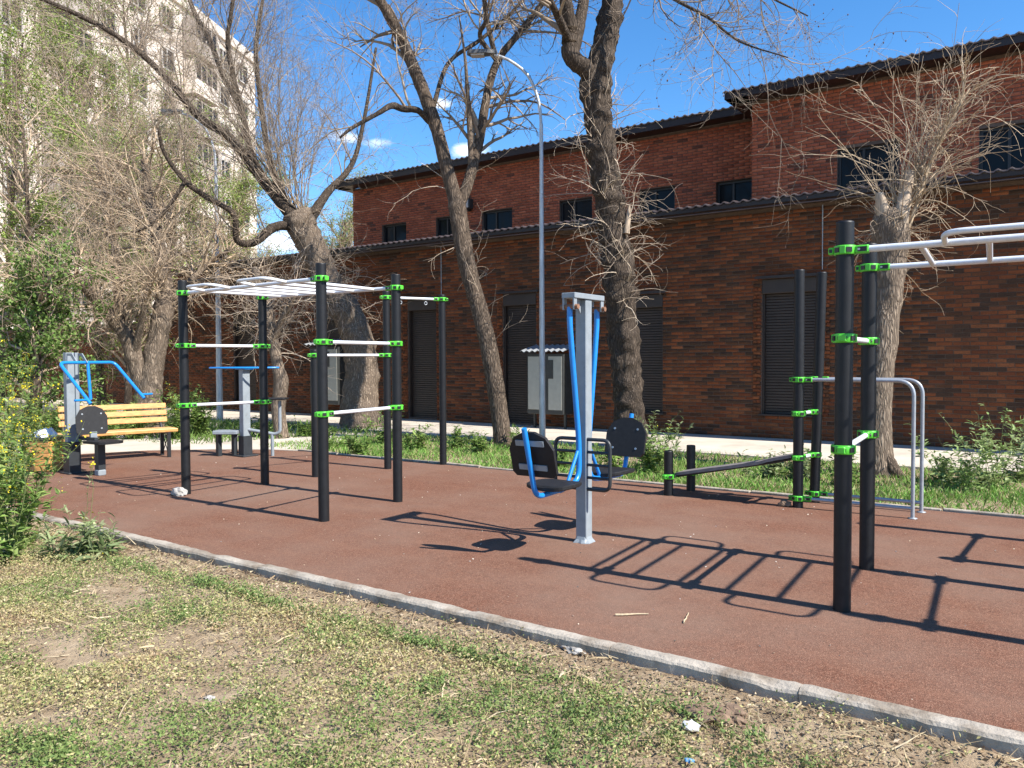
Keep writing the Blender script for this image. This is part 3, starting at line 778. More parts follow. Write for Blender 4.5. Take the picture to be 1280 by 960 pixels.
def swing_seat(s):
    q = lambda a, z, x=0: (PW[0]+x, PW[1]+s*a, z)
    path = bend([q(.235, 2.03), q(.235, 1.88), q(.085, .88), q(.085, .54), q(.40, .505)], .13, 7)
    m = MB(); m.tube(path, .024, 12); arm = m.build('arm', 'blue', sw)
    m = MB(); m.tube(bend([q(.36, .51), q(.77, .50), q(.93, 1.06)], .10, 7), .022, 12); m.build('seat_spine', 'blue', arm)
    m = MB(); m.tube([q(.11, .80), q(.30, .52)], .016, 10); m.build('brace', 'blue', arm)
    # seat pad: rounded plan, slightly dished
    n = 24; V = []; F = []
    for z, k in ((.532, .93), (.540, 1.0), (.562, 1.0), (.57, .95)):
        for i in range(n):
            t = 2*PI*i/n; cx, sx = math.cos(t), math.sin(t)
            ex = math.copysign(abs(cx)**.45, cx)*.20*k; ey = math.copysign(abs(sx)**.45, sx)*.20*k
            ex *= 1.0 - .18*max(0, -ey/.2)
            V.append(q(.47+ey, z+.02*(abs(ex)/.2)**2, ex))
    for j in range(3):
        for i in range(n): F.append((j*n+i, j*n+(i+1) % n, (j+1)*n+(i+1) % n, (j+1)*n+i))
    F += [tuple(range(n-1, -1, -1)), tuple(range(3*n, 4*n))]
    m = MB(); m.add(V, F); m.build('seat', 'pad', sw)
    # backrest leaning on the spine
    B = Matrix.Translation(q(.775, .665)) @ Matrix.Rotation(0, 4, 'Z')
    tilt = .265
    up = Vector((0, s*math.sin(tilt), math.cos(tilt))); ax = Vector((1, 0, 0)); nn = Vector((0, -s*math.cos(tilt), math.sin(tilt)))
    Mx = Matrix(((ax.x, up.x, nn.x, 0), (ax.y, up.y, nn.y, 0), (ax.z, up.z, nn.z, 0), (0, 0, 0, 1))); Mx.translation = Vector(q(.775, .665))
    m = MB(); m.prism(shield(.41, .37), .028, Mx); bk = m.build('backrest', 'pad', sw)
    for hz in (.06, .26):
        m = MB(); m.prism([(-.13, hz), (.13, hz), (.13, hz+.045), (-.13, hz+.045)], -.012, Mx); m.build('mount_plate', 'grey', bk)
    m = MB()
    for bx in (-.12, .12):
        for hz in (.075, .26): p = Mx @ Vector((bx, hz, .026)); m.tube([p, p+nn*.008], .011, 8)
    m.build('bolt', 'steel', bk)
for s in (-1, 1): swing_seat(s)

# --- chest press with blue handle frame at the left end
cx0, cy0 = -11.52, 5.64
cp = thing('chest_press_machine', (cx0, cy0, 0), 'grey post machine with blue tube handles and small black seat beside the wooden bench', 'exercise machine')
m = MB(); m.box((cx0, cy0, .85), (.09, .18, 1.72), bev=.005); m.box((cx0+.05, cy0+.045, .88), (.05, .05, 1.66)); m.build('post', 'grey', cp)
m = MB(); m.box((cx0+.01, cy0-.02, .22), (.17, .16, .46)); m.box((cx0, cy0, .012), (.26, .26, .024), bev=.006); m.build('base', 'dgrey', cp)
for s in (-1, 1):
    m = MB(); m.prism([(0, 0), (.16, 0), (.30, -.13), (.24, -.13), (.12, -.035), (0, -.035)], .012, Matrix.Translation((cx0+.03, cy0+s*.07, 1.70)) @ Matrix.Rotation(PI/2, 4, 'X')); m.build('bracket', 'grey', cp)
hx = cx0+.26; du = Vector((math.cos(math.radians(105)), math.sin(math.radians(105)), 0)); fwd = Vector((math.cos(math.radians(15)), math.sin(math.radians(15)), 0))
c0 = Vector((hx, cy0+.10, 1.57))
a0, a1 = c0-du*.46, c0+du*.46
e0, e1 = a0+fwd*.55+Vector((0, 0, -.55)), a1+fwd*.55+Vector((0, 0, -.52))
m = MB(); m.tube(bend([e0, a0, a1, e1], .09, 7), .023, 12); hf = m.build('handle_frame', 'blue', cp)
m = MB(); m.tube([c0, c0+Vector((.06, 0, -.52))], .022, 10); m.build('lever', 'blue', hf)
for e, s in ((e0, -1), (e1, 1)):
    q = e+(a0-e0)*.10
    m = MB(); m.tube([q, q+du*s*.20], .016, 10); m.build('grip', 'blue', hf)
sx, sy = -10.98, 5.74
m = MB(); m.box((sx, sy, .22), (.10, .10, .45)); m.build('seat_post', 'dgrey', cp)
m = MB(); m.box((sx, sy, .04), (.112, .112, .08), bev=.01); m.build('seat_base', 'grey', cp)
m = MB(); m.box((sx-.28, sy-.03, .50), (.5, .05, .05)); m.build('seat_beam', 'dgrey', cp)
m = MB(); m.prism([(-.16, -.19), (.22, -.17), (.27, -.10), (.27, .10), (.22, .17), (-.16, .19)], .035, Matrix.Translation((sx+.08, sy, .455))); m.build('seat', 'pad', cp)
Mx = Matrix(((0.25, -.12, .96, sx-.20), (.97, .03, -.25, sy), (0, .99, .12, .56), (0, 0, 0, 1)))
m = MB(); m.prism(shield(.40, .40), .03, Mx); bk = m.build('backrest', 'pad', cp)
m = MB()
for bx in (-.12, .12):
    for hz in (.08, .29): p = Mx @ Vector((bx, hz, .028)); nn = Mx.to_3x3() @ Vector((0, 0, 1)); m.tube([p, p+nn*.008], .012, 8)
m.build('bolt', 'steel', bk)
m = MB(); m.box((sx-.17, sy, .52), (.04, .09, .16)); m.build('back_bracket', 'grey', bk)

# --- waist trainer with flat blue handle bar, behind the climbing frame
tx, ty = -11.12, 8.23
tm = thing('waist_trainer', (tx, ty, 0), 'grey post machine with flat blue handle bar on top, behind the left climbing frame', 'exercise machine')
m = MB(); m.box((tx, ty, .74), (.11, .14, 1.42), bev=.006); m.build('post', 'grey', tm)
m = MB(); m.box((tx, ty, .13), (.14, .17, .42)); m.box((tx, ty, .012), (.30, .30, .024), bev=.006); m.build('base', 'dgrey', tm)
du = Vector((RT[0], RT[1], 0)).normalized(); dv = Vector((-du.y, du.x, 0)); c0 = Vector((tx, ty, 1.465))
m = MB(); L = []
for i in range(33):
    t = 2*PI*i/32; L.append(c0 + du*(.57*math.cos(t)) + dv*(.20*math.sin(t)*(1-.45*math.cos(t)**2)))
m.tube(L, .016, 10, cap=False); m.tube([c0-dv*.2, c0+dv*.2], .016, 8); m.box(c0+Vector((0, 0, -.012)), (.26, .2, .03), bev=.01); m.build('handle_bar', 'blue', tm)
q = lambda a, z, b=0: c0 + du*a + dv*b + Vector((0, 0, z-1.465))
m = MB(); m.tube(bend([q(.05, .44), q(.50, .36), q(.58, .40), q(.58, .92)], .08), .028, 10); am = m.build('seat_arm', 'grey', tm)
m = MB(); m.tube([q(.45, .38), q(.45, 0)], .028, 10); m.build('leg', 'grey', tm)
m = MB(); m.box(q(.52, .95), (.36, .30, .03), Matrix.Rotation(YAW, 3, 'Z'), bev=.01); m.build('seat', 'pad', tm)
m = MB(); m.box(q(-.30, .40), (.40, .26, .06), Matrix.Rotation(YAW, 3, 'Z'), bev=.01); m.build('foot_plate', 'grey', tm)
for a in (-.44, -.18): m = MB(); m.box(q(a, .19), (.07, .07, .38)); m.build('leg', 'dgrey', tm)

# --- wooden bench
ub = Vector((math.cos(math.radians(75)), math.sin(math.radians(75)), 0)); nb = Vector((ub.y, -ub.x, 0)); FB = Vector((-12.02, 7.52, 0))
bn = thing('wooden_bench', FB-ub*.8-nb*.25, 'yellow slatted wooden bench with black metal frame near left edge', 'bench')
XB = Matrix(((-ub.x, nb.x, 0, FB.x), (-ub.y, nb.y, 0, FB.y), (0, 0, 1, 0), (0, 0, 0, 1)))    # x: along to the left end, y: towards sitter's front
LB = 1.62
for i, yy in enumerate((-.045, -.155, -.265, -.375)):
    m = MB(XB); m.box((LB/2, yy, .445), (LB+.12, .095, .055), bev=.008); m.build('seat_slat', 'wood', bn)
for i, z in enumerate((.60, .715, .83)):
    m = MB(XB); m.box((LB/2-.02, -.455-(z-.6)*.22, z), (LB, .035, .085), Matrix.Rotation(.2, 3, 'X'), bev=.007); m.build('back_slat', 'wood', bn)
for xx in (.08, LB-.08):
    m = MB(XB)
    m.box((xx, -.03, .21), (.05, .05, .42)); m.box((xx, -.40, .21), (.05, .05, .42)); m.box((xx, -.21, .40), (.045, .42, .035))
    m.tube([(xx, -.40, .40), (xx, -.47, .56), (xx, -.535, .89)], .026, 8)
    m.tube([(xx, -.05, .03), (xx, -.38, .38)], .008, 6); m.tube([(xx, -.05, .38), (xx, -.38, .03)], .008, 6)
    m.build('end_frame', 'black', bn)
# --- litter bin with wooden slats
bb = ground(58, 588); bx, by = float(bb[0]), float(bb[1])
lb = thing('litter_bin', (bx, by, 0), 'square bin clad with horizontal yellow wooden slats, next to the bench', 'bin')
XL2 = Matrix.Translation((bx, by, 0)) @ Matrix.Rotation(math.radians(28), 4, 'Z')
m = MB(XL2); m.box((0, 0, .24), (.34, .34, .44)); m.box((0, 0, .48), (.44, .44, .03)); m.build('liner', 'dgrey', lb)
for i in range(5):
    z = .055+i*.088
    for s in (-1, 1):
        m = MB(XL2); m.box((0, s*.19, z), (.40, .022, .078), bev=.004); m.build('slat', 'wood', lb)
        m = MB(XL2); m.box((s*.19, 0, z), (.022, .355, .078), bev=.004); m.build('slat', 'wood', lb)
def lump(name, c, size, mat, seed, label, cat, sub=2, amp=.35, group=None):
    import bmesh
    bm = bmesh.new(); bmesh.ops.create_icosphere(bm, subdivisions=sub, radius=1)
    for v in bm.verts:
        k = 1+amp*mnoise.noise(v.co*1.3+Vector((seed, 0, 0)))+amp*.6*mnoise.noise(v.co*3.1+Vector((0, seed, 0)))
        v.co = Vector((v.co.x*size[0]*k, v.co.y*size[1]*k, v.co.z*size[2]*k))
    me = bpy.data.meshes.new(name); bm.to_mesh(me); bm.free(); me.materials.append(MAT[mat])
    o = link_mesh(name, me); o.location = Vector([float(x) for x in c]); return tag(o, label, cat, group)
lump('plastic_bag', (bx-.02, by, .53), (.16, .14, .09), 'bag', 3, 'white crumpled bag sticking out of the slatted bin', 'bag', amp=.5)
lump('stone', (-8.56, 5.40, .035), (.11, .075, .06), 'stone', 5, 'pale rock lying at the foot of the leftmost black post', 'stone', 3)
lump('stone', (-2.42, 8.60, .03), (.07, .05, .04), 'brownstone', 9, 'brown stone beside the tall posts of the sit-up board', 'stone', 3)
pp = ground(865, 908, -.03); lump('paper_scrap', pp, (.035, .025, .025), 'paper', 11, 'crumpled white paper on the dry grass by the kerb', 'litter', 2, .7)
pp = ground(862, 951, -.05); lump('plastic_scrap', pp, (.022, .016, .008), 'bluescrap', 14, 'small blue plastic scrap in the grass below the paper', 'litter', 2, .6)
def stick(px0, px1, r, label):
    a = ground(*px0); b = ground(*px1); L = np.linalg.norm(b-a); k = 6
    m = MB(); m.tube([Vector(a*(1-t)+b*t)+Vector((random.uniform(-1, 1)*L*.03, random.uniform(-1, 1)*L*.03, r*1.1)) for t in np.linspace(0, 1, k)], [r*(1-.5*t) for t in np.linspace(0, 1, k)], 6)
    m.build('dry_stick', 'straw', label=label, cat='stick')
stick((770, 770), (812, 769), .008, 'pale dry stick lying on the rubber near the kerb')
stick((855, 780), (860, 767), .006, 'short pale dry stick upright in view on the rubber, right of the longer one')

# ------------------------------------------------------------------ street furniture
def lamp(name, base, h, arm, label, r0=.062, top=.034):
    t = thing(name, base, label, 'lamp post', 'lamp posts')
    b = Vector([float(v) for v in base])
    pts = [b+Vector((0, 0, -.1)), b+Vector((0, 0, 1.2)), b+Vector((0, 0, h))]
    pts = [pts[0], pts[1]] + [b+Vector((0, 0, z)) for z in np.linspace(2, h, 6)]
    m = MB(); n = len(pts); m.tube(pts, [r0+(top-r0)*i/(n-1) for i in range(n)], 14); m.build('pole', 'lamp', t)
    a0 = b+Vector((0, 0, h-.05)); A = Vector((arm[0], arm[1], 0)); L = A.length
    ap = [a0, a0+A*.05+Vector((0, 0, .45)), a0+A*.28+Vector((0, 0, .95)), a0+A*.7+Vector((0, 0, 1.25)), a0+A+Vector((0, 0, 1.35))]
    sp = smooth_path([tuple(p) for p in ap], .15)
    m = MB(); m.tube([Vector(p) for p in sp], .028, 10); m.build('arm', 'lamp', t)
    d = A.normalized(); e = a0+A+Vector((0, 0, 1.36)); an = math.atan2(d.y, d.x)
    Mx = Matrix.Translation(e+d*.22) @ Matrix.Rotation(an, 4, 'Z')
    m = MB(Mx); m.prism([(-.26, -.05), (-.05, -.11), (.24, -.10), (.30, 0), (.24, .10), (-.05, .11), (-.26, .05)], .07, Matrix.Identity(4)); hd = m.build('lamp_head', 'lampdark', t)
    m = MB(Mx); m.prism([(-.03, -.08), (.22, -.075), (.22, .075), (-.03, .08)], -.03, Matrix.Translation((0, 0, -.001))); m.build('lens', 'winwhite', hd)
    return t
lb0 = ground(678, 553); lamp('lamp_post', (lb0[0], lb0[1], 0), 6.0, (-.75, -.45), 'slim galvanised lamp post with curved arm beside the twin-stem tree')
lb1 = ground(275, 527); lamp('lamp_post', (lb1[0], lb1[1], 0), 6.6, (-.7, -.5), 'dark slim lamp post behind the overhead ladder, in front of the brick wall', .085)
def cabinet(x0, x1, y, z0, z1, label):
    t = thing('utility_cabinet', ((x0+x1)/2, y, 0), label, 'cabinet', 'utility cabinets at the wall')
    w = x1-x0; xm = (x0+x1)/2
    m = MB(); m.box((xm, y, (z0+z1)/2), (w, .42, z1-z0), bev=.012); m.build('body', 'cabdark', t)
    m = MB(); m.box((x0+w*.24, y-.215, (z0+z1)/2+.02), (w*.40, .014, (z1-z0)*.88), bev=.004); d = m.build('door', 'cab', t)
    m = MB(); m.box((x0+w*.78, y-.214, (z0+z1)/2+.02), (w*.36, .012, (z1-z0)*.88)); m.build('door', 'cab', t)
    m = MB(); m.box((x0+w*.49, y-.228, (z0+z1)/2), (.02, .02, .3)); m.build('handle', 'steel', d)
    m = MB(); m.box((x0+w*.60, y-.224, z1-.35), (.26, .01, .42)); m.build('label_plate', 'cabdark', t)
    V = []; F = []; n = 33
    for i in range(n):
        xx = x0-.10+(w+.2)*i/(n-1); wv = .022*math.sin(i*PI/2)
        V += [(xx, y-.34, z1+.06+wv), (xx, y+.30, z1+.20+wv), (xx, y-.34, z1+.052+wv), (xx, y+.30, z1+.192+wv)]
    for i in range(n-1): a = i*4; F += [(a, a+4, a+5, a+1), (a+2, a+3, a+7, a+6), (a, a+2, a+6, a+4)]
    m = MB(); m.add(V, F); m.build('corrugated_roof', 'galv', t)
    for xx in (x0+.08, x1-.08): m = MB(); m.box((xx, y, z0/2), (.05, .05, z0)); m.build('leg', 'cabdark', t)
cabinet(-10.02, -9.05, 15.22, .34, 1.70, 'cream utility cabinet with corrugated roof on the wall behind the lamp post')
cabinet(-17.35, -16.2, 15.22, .35, 1.95, 'cream utility cabinet half hidden by the thick trunk behind the pull-up bars')

# ================================================================== TREES
def tube_batch(P, R, sides):
    """P (M,N,3) paths, R (M,N) radii -> verts, quads"""
    M_, N_ = P.shape[:2]
    T = np.empty_like(P); T[:, 1:-1] = P[:, 2:]-P[:, :-2]; T[:, 0] = P[:, 1]-P[:, 0]; T[:, -1] = P[:, -1]-P[:, -2]
    T /= np.linalg.norm(T, axis=-1, keepdims=True)+1e-9
    ref = np.where(np.abs(T[:, :1, 2:3]) < .8, np.array([[[0, 0, 1.]]]), np.array([[[1., 0, 0]]]))
    ref = np.broadcast_to(ref, T.shape)
    U = np.cross(T, ref); U /= np.linalg.norm(U, axis=-1, keepdims=True)+1e-9
    W = np.cross(T, U)
    a = 2*PI*np.arange(sides)/sides
    V = P[:, :, None] + R[:, :, None, None]*(U[:, :, None]*np.cos(a)[None, None, :, None] + W[:, :, None]*np.sin(a)[None, None, :, None])
    I = np.arange(M_*N_*sides).reshape(M_, N_, sides); J = np.roll(I, -1, axis=2)
    F = np.stack([I[:, :-1], J[:, :-1], J[:, 1:], I[:, 1:]], -1).reshape(-1, 4)
    return V.reshape(-1, 3), F
def grow(P, R, n, L, ang=(.5, 1.1), up=.0, curl=.25, arc=0.0, N=6, t=(.15, 1.0), rk=.6, rmin=.003, r0=None, droop=0.0, taper=.25, rnd=rng, wt=None):
    M_, N_ = P.shape[:2]
    seg = np.linalg.norm(np.diff(P, axis=1), axis=-1).sum(1); w = seg/seg.sum() if wt is None else wt
    idx = rnd.choice(M_, n, p=w); tt = rnd.uniform(t[0], t[1], n)*(N_-1)
    i0 = np.minimum(tt.astype(int), N_-2); fr = (tt-i0)[:, None]
    p0 = P[idx, i0]*(1-fr)+P[idx, i0+1]*fr; tg = P[idx, i0+1]-P[idx, i0]; tg /= np.linalg.norm(tg, axis=-1, keepdims=True)+1e-9
    rr = R[idx, i0]*(1-fr[:, 0])+R[idx, i0+1]*fr[:, 0]
    rv = rnd.normal(size=(n, 3)); rv -= tg*(rv*tg).sum(1, keepdims=True); rv /= np.linalg.norm(rv, axis=-1, keepdims=True)+1e-9
    a = rnd.uniform(ang[0], ang[1], n)[:, None]
    d = tg*np.cos(a)+rv*np.sin(a); d[:, 2] += up; d /= np.linalg.norm(d, axis=-1, keepdims=True)
    ln = rnd.uniform(L[0], L[1], n)[:, None]
    av = rnd.normal(size=(n, 3))*arc
    out = [p0]; p = p0
    for k in range(N):
        d = d + rnd.normal(size=(n, 3))*curl/math.sqrt(N) + av/N; d[:, 2] += (up*.6 - droop*(k/N))/N*2
        d /= np.linalg.norm(d, axis=-1, keepdims=True); p = p + d*ln/N; out.append(p)
    Pn = np.stack(out, 1)
    rs = np.maximum(np.minimum(rr*rk, r0 if r0 is not None else 9), rmin)
    Rn = rs[:, None]*np.linspace(1, taper, N+1)[None]
    return Pn, np.maximum(Rn, rmin*.55)
def limb_paths(spec, D):
    """spec rows (px, py, half-width px, depth shift) -> xyz r"""
    out = []
    for x, y, hw, dd in spec:
        p = ray(x, y, D+dd); out.append((*p, hw*(D+dd)/FPX))
    return np.array(out)
def trunk_mesh(name, spec, D, mat, parent, sides=22, step=.06, ridge=.07, burl=0.0, seed=0, world=False):
    Q = smooth_path(np.array(spec) if world else limb_paths(spec, D), step)
    P = Q[None, :, :3]; R = Q[None, :, 3]
    V, F = tube_batch(P, np.maximum(R, .004), sides)
    C = np.repeat(Q[:, :3], sides, axis=0); O = V-C; L = np.linalg.norm(O, axis=1)
    k = np.empty(len(V))
    for i in range(len(V)):
        v = V[i]; w = 1.0
        w += ridge*2.0*(abs(mnoise.noise(Vector((v[0]*11+seed, v[1]*11, v[2]*2.4))))-.22)
        w += ridge*.8*mnoise.noise(Vector((v[0]*26, v[1]*26+seed, v[2]*7)))
        if burl: w += burl*max(-.2, mnoise.noise(Vector((v[0]*3.6+seed, v[1]*3.6, v[2]*5.0)))+.5*mnoise.noise(Vector((v[0]*7+seed, v[1]*7, v[2]*9))))
        k[i] = w
    V = C + O*k[:, None]
    n = len(Q); cap = np.arange((n-1)*sides, n*sides)
    ctr = len(V); V = np.vstack([V, Q[-1:, :3]])
    capF = np.stack([cap, np.roll(cap, -1), np.full(sides, ctr)], -1)
    np_mesh(name, V, [F, capF], mat, parent, smooth=True)
    return Q[:, :3], Q[:, 3]
def resample(P, R, N=12):
    s = np.concatenate([[0], np.cumsum(np.linalg.norm(np.diff(P, axis=0), axis=1))]); t = np.linspace(0, s[-1], N)
    return np.stack([np.interp(t, s, P[:, i]) for i in range(3)], 1), np.interp(t, s, R)
def stack(lims, N=12):
    a = [resample(p, r, N) for p, r in lims]; return np.stack([x[0] for x in a]), np.stack([x[1] for x in a])
TW_PAL = np.array([(.30, .235, .17), (.37, .29, .21), (.24, .185, .14), (.42, .34, .25)])
def twig_mesh(name, parts, parent, pal=TW_PAL, sides=(4, 3), buds=0, budcol=(.10, .05, .04), tone=1.0, rnd=rng):
    VV = []; FF = []; CC = []; b = 0
    for (P, R) in parts:
        s = 5 if R.max() > .02 else 3
        V, F = tube_batch(P, R, s); c = pal[rnd.integers(0, len(pal), len(P))]*rnd.uniform(.8, 1.2, (len(P), 1))*tone
        VV.append(V); FF.append(F+b); b += len(V); CC.append(np.repeat(c, (P.shape[1]-1)*s, axis=0))
    if buds:
        P, R = parts[-1]; ii = rnd.integers(0, len(P), buds); jj = rnd.integers(2, P.shape[1], buds); c = P[ii, jj]
        o = np.array([(1, 0, 0), (-1, 0, 0), (0, 1, 0), (0, -1, 0), (0, 0, 1.5), (0, 0, -1.5)])*.011
        V = (c[:, None]+o[None]*rnd.uniform(.6, 1.4, (buds, 1, 1))).reshape(-1, 3)
        f = np.array([(0, 2, 4), (2, 1, 4), (1, 3, 4), (3, 0, 4), (2, 0, 5), (1, 2, 5), (3, 1, 5), (0, 3, 5)])
        F3 = (np.arange(buds)[:, None, None]*6+f[None]).reshape(-1, 3)+b
        VV.append(V); return np_mesh(name, np.vstack(VV), [np.vstack(FF), F3], 'twig', parent, smooth=False, col=np.vstack(CC+[np.tile(np.array(budcol), (len(F3), 1))]))
    return np_mesh(name, np.vstack(VV), np.vstack(FF), 'twig', parent, smooth=True, col=np.vstack(CC), kind='stuff' if name == 'sprouts' else None)
def leaf_cloud(C, size, pal, rnd=rng, flat=.0, aspect=.5):
    """one folded rhombus leaf at each point of C"""
    n = len(C); d = rnd.normal(size=(n, 3)); d[:, 2] = d[:, 2]*(1-flat)+flat*.2; d /= np.linalg.norm(d, axis=1, keepdims=True)
    r = rnd.normal(size=(n, 3)); s = np.cross(d, r); s /= np.linalg.norm(s, axis=1, keepdims=True)+1e-9; nn = np.cross(d, s)
    L = rnd.uniform(size[0], size[1], n)[:, None]; W = L*aspect
    V = np.stack([C, C+d*L*.5+s*W*.5+nn*W*.12, C+d*L-nn*L*.12, C+d*L*.5-s*W*.5+nn*W*.12], 1).reshape(-1, 3)
    b = np.arange(n)[:, None]*4
    F = np.concatenate([b+np.array([0, 1, 2]), b+np.array([0, 2, 3])], 1).reshape(-1, 3)
    c = pal[rnd.integers(0, len(pal), n)]*rnd.uniform(.75, 1.25, (n, 1))
    return V, F, np.repeat(c, 2, axis=0)

# --- T1: the thick knobbly tree right of the swing seats
b = ray(790, 566, 14.1)
t1 = thing('elm_tree', (b[0], b[1], 0), 'thick knobbly bare tree forking high above the swing seats', 'tree', 'bare trees')
tr = trunk_mesh('trunk', [(791, 575, 24, 0), (789, 555, 21, 0), (785, 500, 18, 0), (781, 440, 18, 0), (776, 380, 18, 0), (772, 330, 18, 0), (765, 270, 17.5, 0), (755, 210, 17.5, 0), (748, 150, 17, 0), (745, 112, 18, 0), (749, 82, 16, 0), (757, 50, 15, .1), (764, 12, 14, .2), (768, -40, 13, .3), (778, -120, 10, .5), (790, -220, 6, .8)], 14.1, 'bark_dark', t1, 32, .045, .10, .34, 2)
l1 = trunk_mesh('limb', [(768, -40, 8, .3), (760, -70, 7, .1), (745, -120, 5, -.1), (735, -190, 3, -.4)], 14.1, 'bark_dark', t1, 12, .06, .08, .06, 4)
l2 = trunk_mesh('limb', [(748, 112, 9, 0), (733, 88, 11, -.1), (717, 74, 11, -.2), (712, 58, 11, -.2), (713, 35, 9, -.2), (708, 5, 8, -.3), (700, -50, 6, -.5), (690, -120, 4, -.6)], 14.1, 'bark_dark', t1, 16, .06, .08, .06, 6)
l3 = trunk_mesh('limb', [(716, 66, 8, -.2), (722, 40, 8, -.1), (728, 10, 7, .1), (735, -40, 5, .3), (742, -100, 3, .5)], 14.1, 'bark_dark', t1, 14, .06, .08, .06, 7)
l4 = trunk_mesh('limb', [(713, 55, 5, -.2), (702, 30, 5, -.5), (690, 5, 4, -.8), (672, -40, 3, -1.2)], 14.1, 'bark_dark', t1, 10, .08, .08, 0, 8)
l5 = trunk_mesh('limb', [(770, -60, 4, .3), (800, -30, 3, -.5), (845, 0, 2.2, -1.2), (885, 22, 1.8, -1.7), (925, 52, 1.3, -2.0), (985, 72, .8, -2.2)], 14.1, 'bark_dark', t1, 8, .08, .08, 0, 9)
l6 = trunk_mesh('limb', [(768, -80, 4, .3), (830, -70, 3, .2), (900, -40, 2.2, .1), (960, -5, 1.5, 0), (1010, 20, .8, 0)], 14.1, 'bark_dark', t1, 8, .08, .08, 0, 10)
P, R = stack([l1, l2, l3, l4, l5, l6])
A = grow(P, R, 46, (.9, 2.2), (.5, 1.2), .12, .35, .5, 8, (.25, 1), .5, .008)
B = grow(*A, 330, (.5, 1.3), (.4, 1.0), .0, .4, .7, 6, (.2, 1), .6, .0042, droop=.25)
Cc = grow(*B, 1500, (.2, .6), (.4, 1.0), .1, .4, .7, 5, (.2, 1), .6, .0026)
H5 = stack([l5, l6]); A2 = grow(*H5, 30, (.5, 1.3), (.3, .9), -.05, .3, .8, 6, (.2, 1), .5, .004, droop=.3); B2 = grow(*A2, 190, (.2, .6), (.4, 1.), .15, .35, .8, 5, (.2, 1), .6, .0026)
twig_mesh('crown', [A, B, A2, B2, Cc], t1, buds=700, tone=.75)
# sprouts out of the knobs
P, R = stack([(tr[0][:int(len(tr[0])*.62)], tr[1][:int(len(tr[0])*.62)])], 20)
S = grow(P, R, 125, (.5, 1.45), (1.1, 1.7), .25, .35, 1.7, 10, (.35, .85), .08, .007, r0=.013)
S2 = grow(*S, 420, (.2, .6), (.4, 1.0), .1, .4, 1.2, 7, (.2, 1), .6, .0038)
S3 = grow(P, R, 45, (.08, .3), (1.1, 1.7), .1, .4, .8, 4, (.1, .75), .05, .004, r0=.007)
twig_mesh('sprouts', [S, S2, S3], t1, tone=1.25)
m = MB(); p0, p1 = ray(783, 292, 13.9), ray(787, 256, 13.9); m.tube([p0, (p0+p1)/2, p1], [.06, .05, .02], 8); m.build('broken_stub', 'deadwood', t1)

# --- T2: twin-stem slim tree
b = ray(629, 557, 14.75)
t2 = thing('elm_tree', (b[0], b[1], 0), 'slim twin-stemmed bare tree left of the galvanised lamp post', 'tree', 'bare trees')
k2 = trunk_mesh('trunk', [(631, 562, 14, 0), (628, 545, 11.5, 0), (622, 500, 11, 0), (612, 440, 11, 0), (600, 390, 10.5, 0), (586, 340, 10.5, 0), (578, 300, 11, 0), (572, 262, 11, 0), (568, 245, 9, 0), (557, 205, 8.5, 0), (547, 165, 8, 0), (532, 122, 8, 0), (516, 82, 7.5, 0), (500, 45, 7, 0), (478, 5, 6, -.1), (450, -45, 5, -.3), (430, -120, 3, -.5)], 14.75, 'bark', t2, 20, .06, .07, .05, 12)
k3 = trunk_mesh('limb', [(573, 262, 6, 0), (583, 235, 7, .1), (592, 205, 6.5, .2), (599, 175, 6, .3), (605, 140, 5.5, .4), (613, 100, 5, .5), (626, 70, 4.5, .6), (650, 40, 4, .7), (680, 0, 3.5, .9), (700, -50, 2.5, 1.1)], 14.75, 'bark', t2, 14, .06, .07, .03, 13)
k4 = trunk_mesh('limb', [(589, 215, 3.5, .2), (588, 180, 3.6, .1), (586, 145, 3.2, 0), (584, 108, 2.6, -.1), (581, 70, 1.8, -.2), (574, 20, 1.0, -.3)], 14.75, 'bark_pale', t2, 10, .06, .07, .03, 14)
k5 = trunk_mesh('limb', [(537, 152, 4, 0), (522, 138, 4, -.2), (503, 136, 4.2, -.4), (490, 132, 4, -.6), (472, 142, 3, -.8), (440, 160, 2.2, -1.0), (425, 172, 1.4, -1.1)], 14.75, 'bark_dark', t2, 10, .06, .1, .1, 15)
k6 = trunk_mesh('limb', [(621, 78, 3.5, .6), (612, 40, 3.2, .6), (606, 5, 3, .6), (604, -50, 2.2, .6)], 14.75, 'bark', t2, 10, .06, .07, 0, 16)
k7 = trunk_mesh('limb', [(620, 75, 3, .5), (600, 45, 3, .2), (608, 20, 2.6, 0), (598, -40, 2, -.2)], 14.75, 'bark', t2, 10, .06, .07, 0, 17)
k8 = trunk_mesh('limb', [(540, 140, 3, 0), (560, 80, 2.6, .3), (600, 50, 2.4, .5), (640, 15, 2, .7), (670, -20, 1.5, .9)], 14.75, 'bark', t2, 8, .06, .07, 0, 17)
P, R = stack([k3, k5, k6, k7, k8, (k2[0][int(len(k2[0])*.55):], k2[1][int(len(k2[0])*.55):])])
A = grow(P, R, 60, (.7, 2.0), (.5, 1.2), .1, .35, .5, 8, (.2, 1), .45, .007)
B = grow(*A, 420, (.4, 1.1), (.4, 1.0), .0, .4, .7, 6, (.2, 1), .6, .004, droop=.3)
Cc = grow(*B, 1700, (.2, .55), (.4, 1.0), .1, .4, .7, 5, (.2, 1), .6, .0025)
twig_mesh('crown', [A, B, Cc], t2, buds=600, tone=.85)
P, R = stack([(k2[0][:int(len(k2[0])*.5)], k2[1][:int(len(k2[0])*.5)])])
S = grow(P, R, 16, (.5, 1.3), (1.0, 1.5), .2, .4, 1.2, 8, (.35, 1), .08, .005, r0=.009); S2 = grow(*S, 50, (.2, .5), (.4, 1), .1, .4, 1, 6, (.2, 1), .6, .0035)
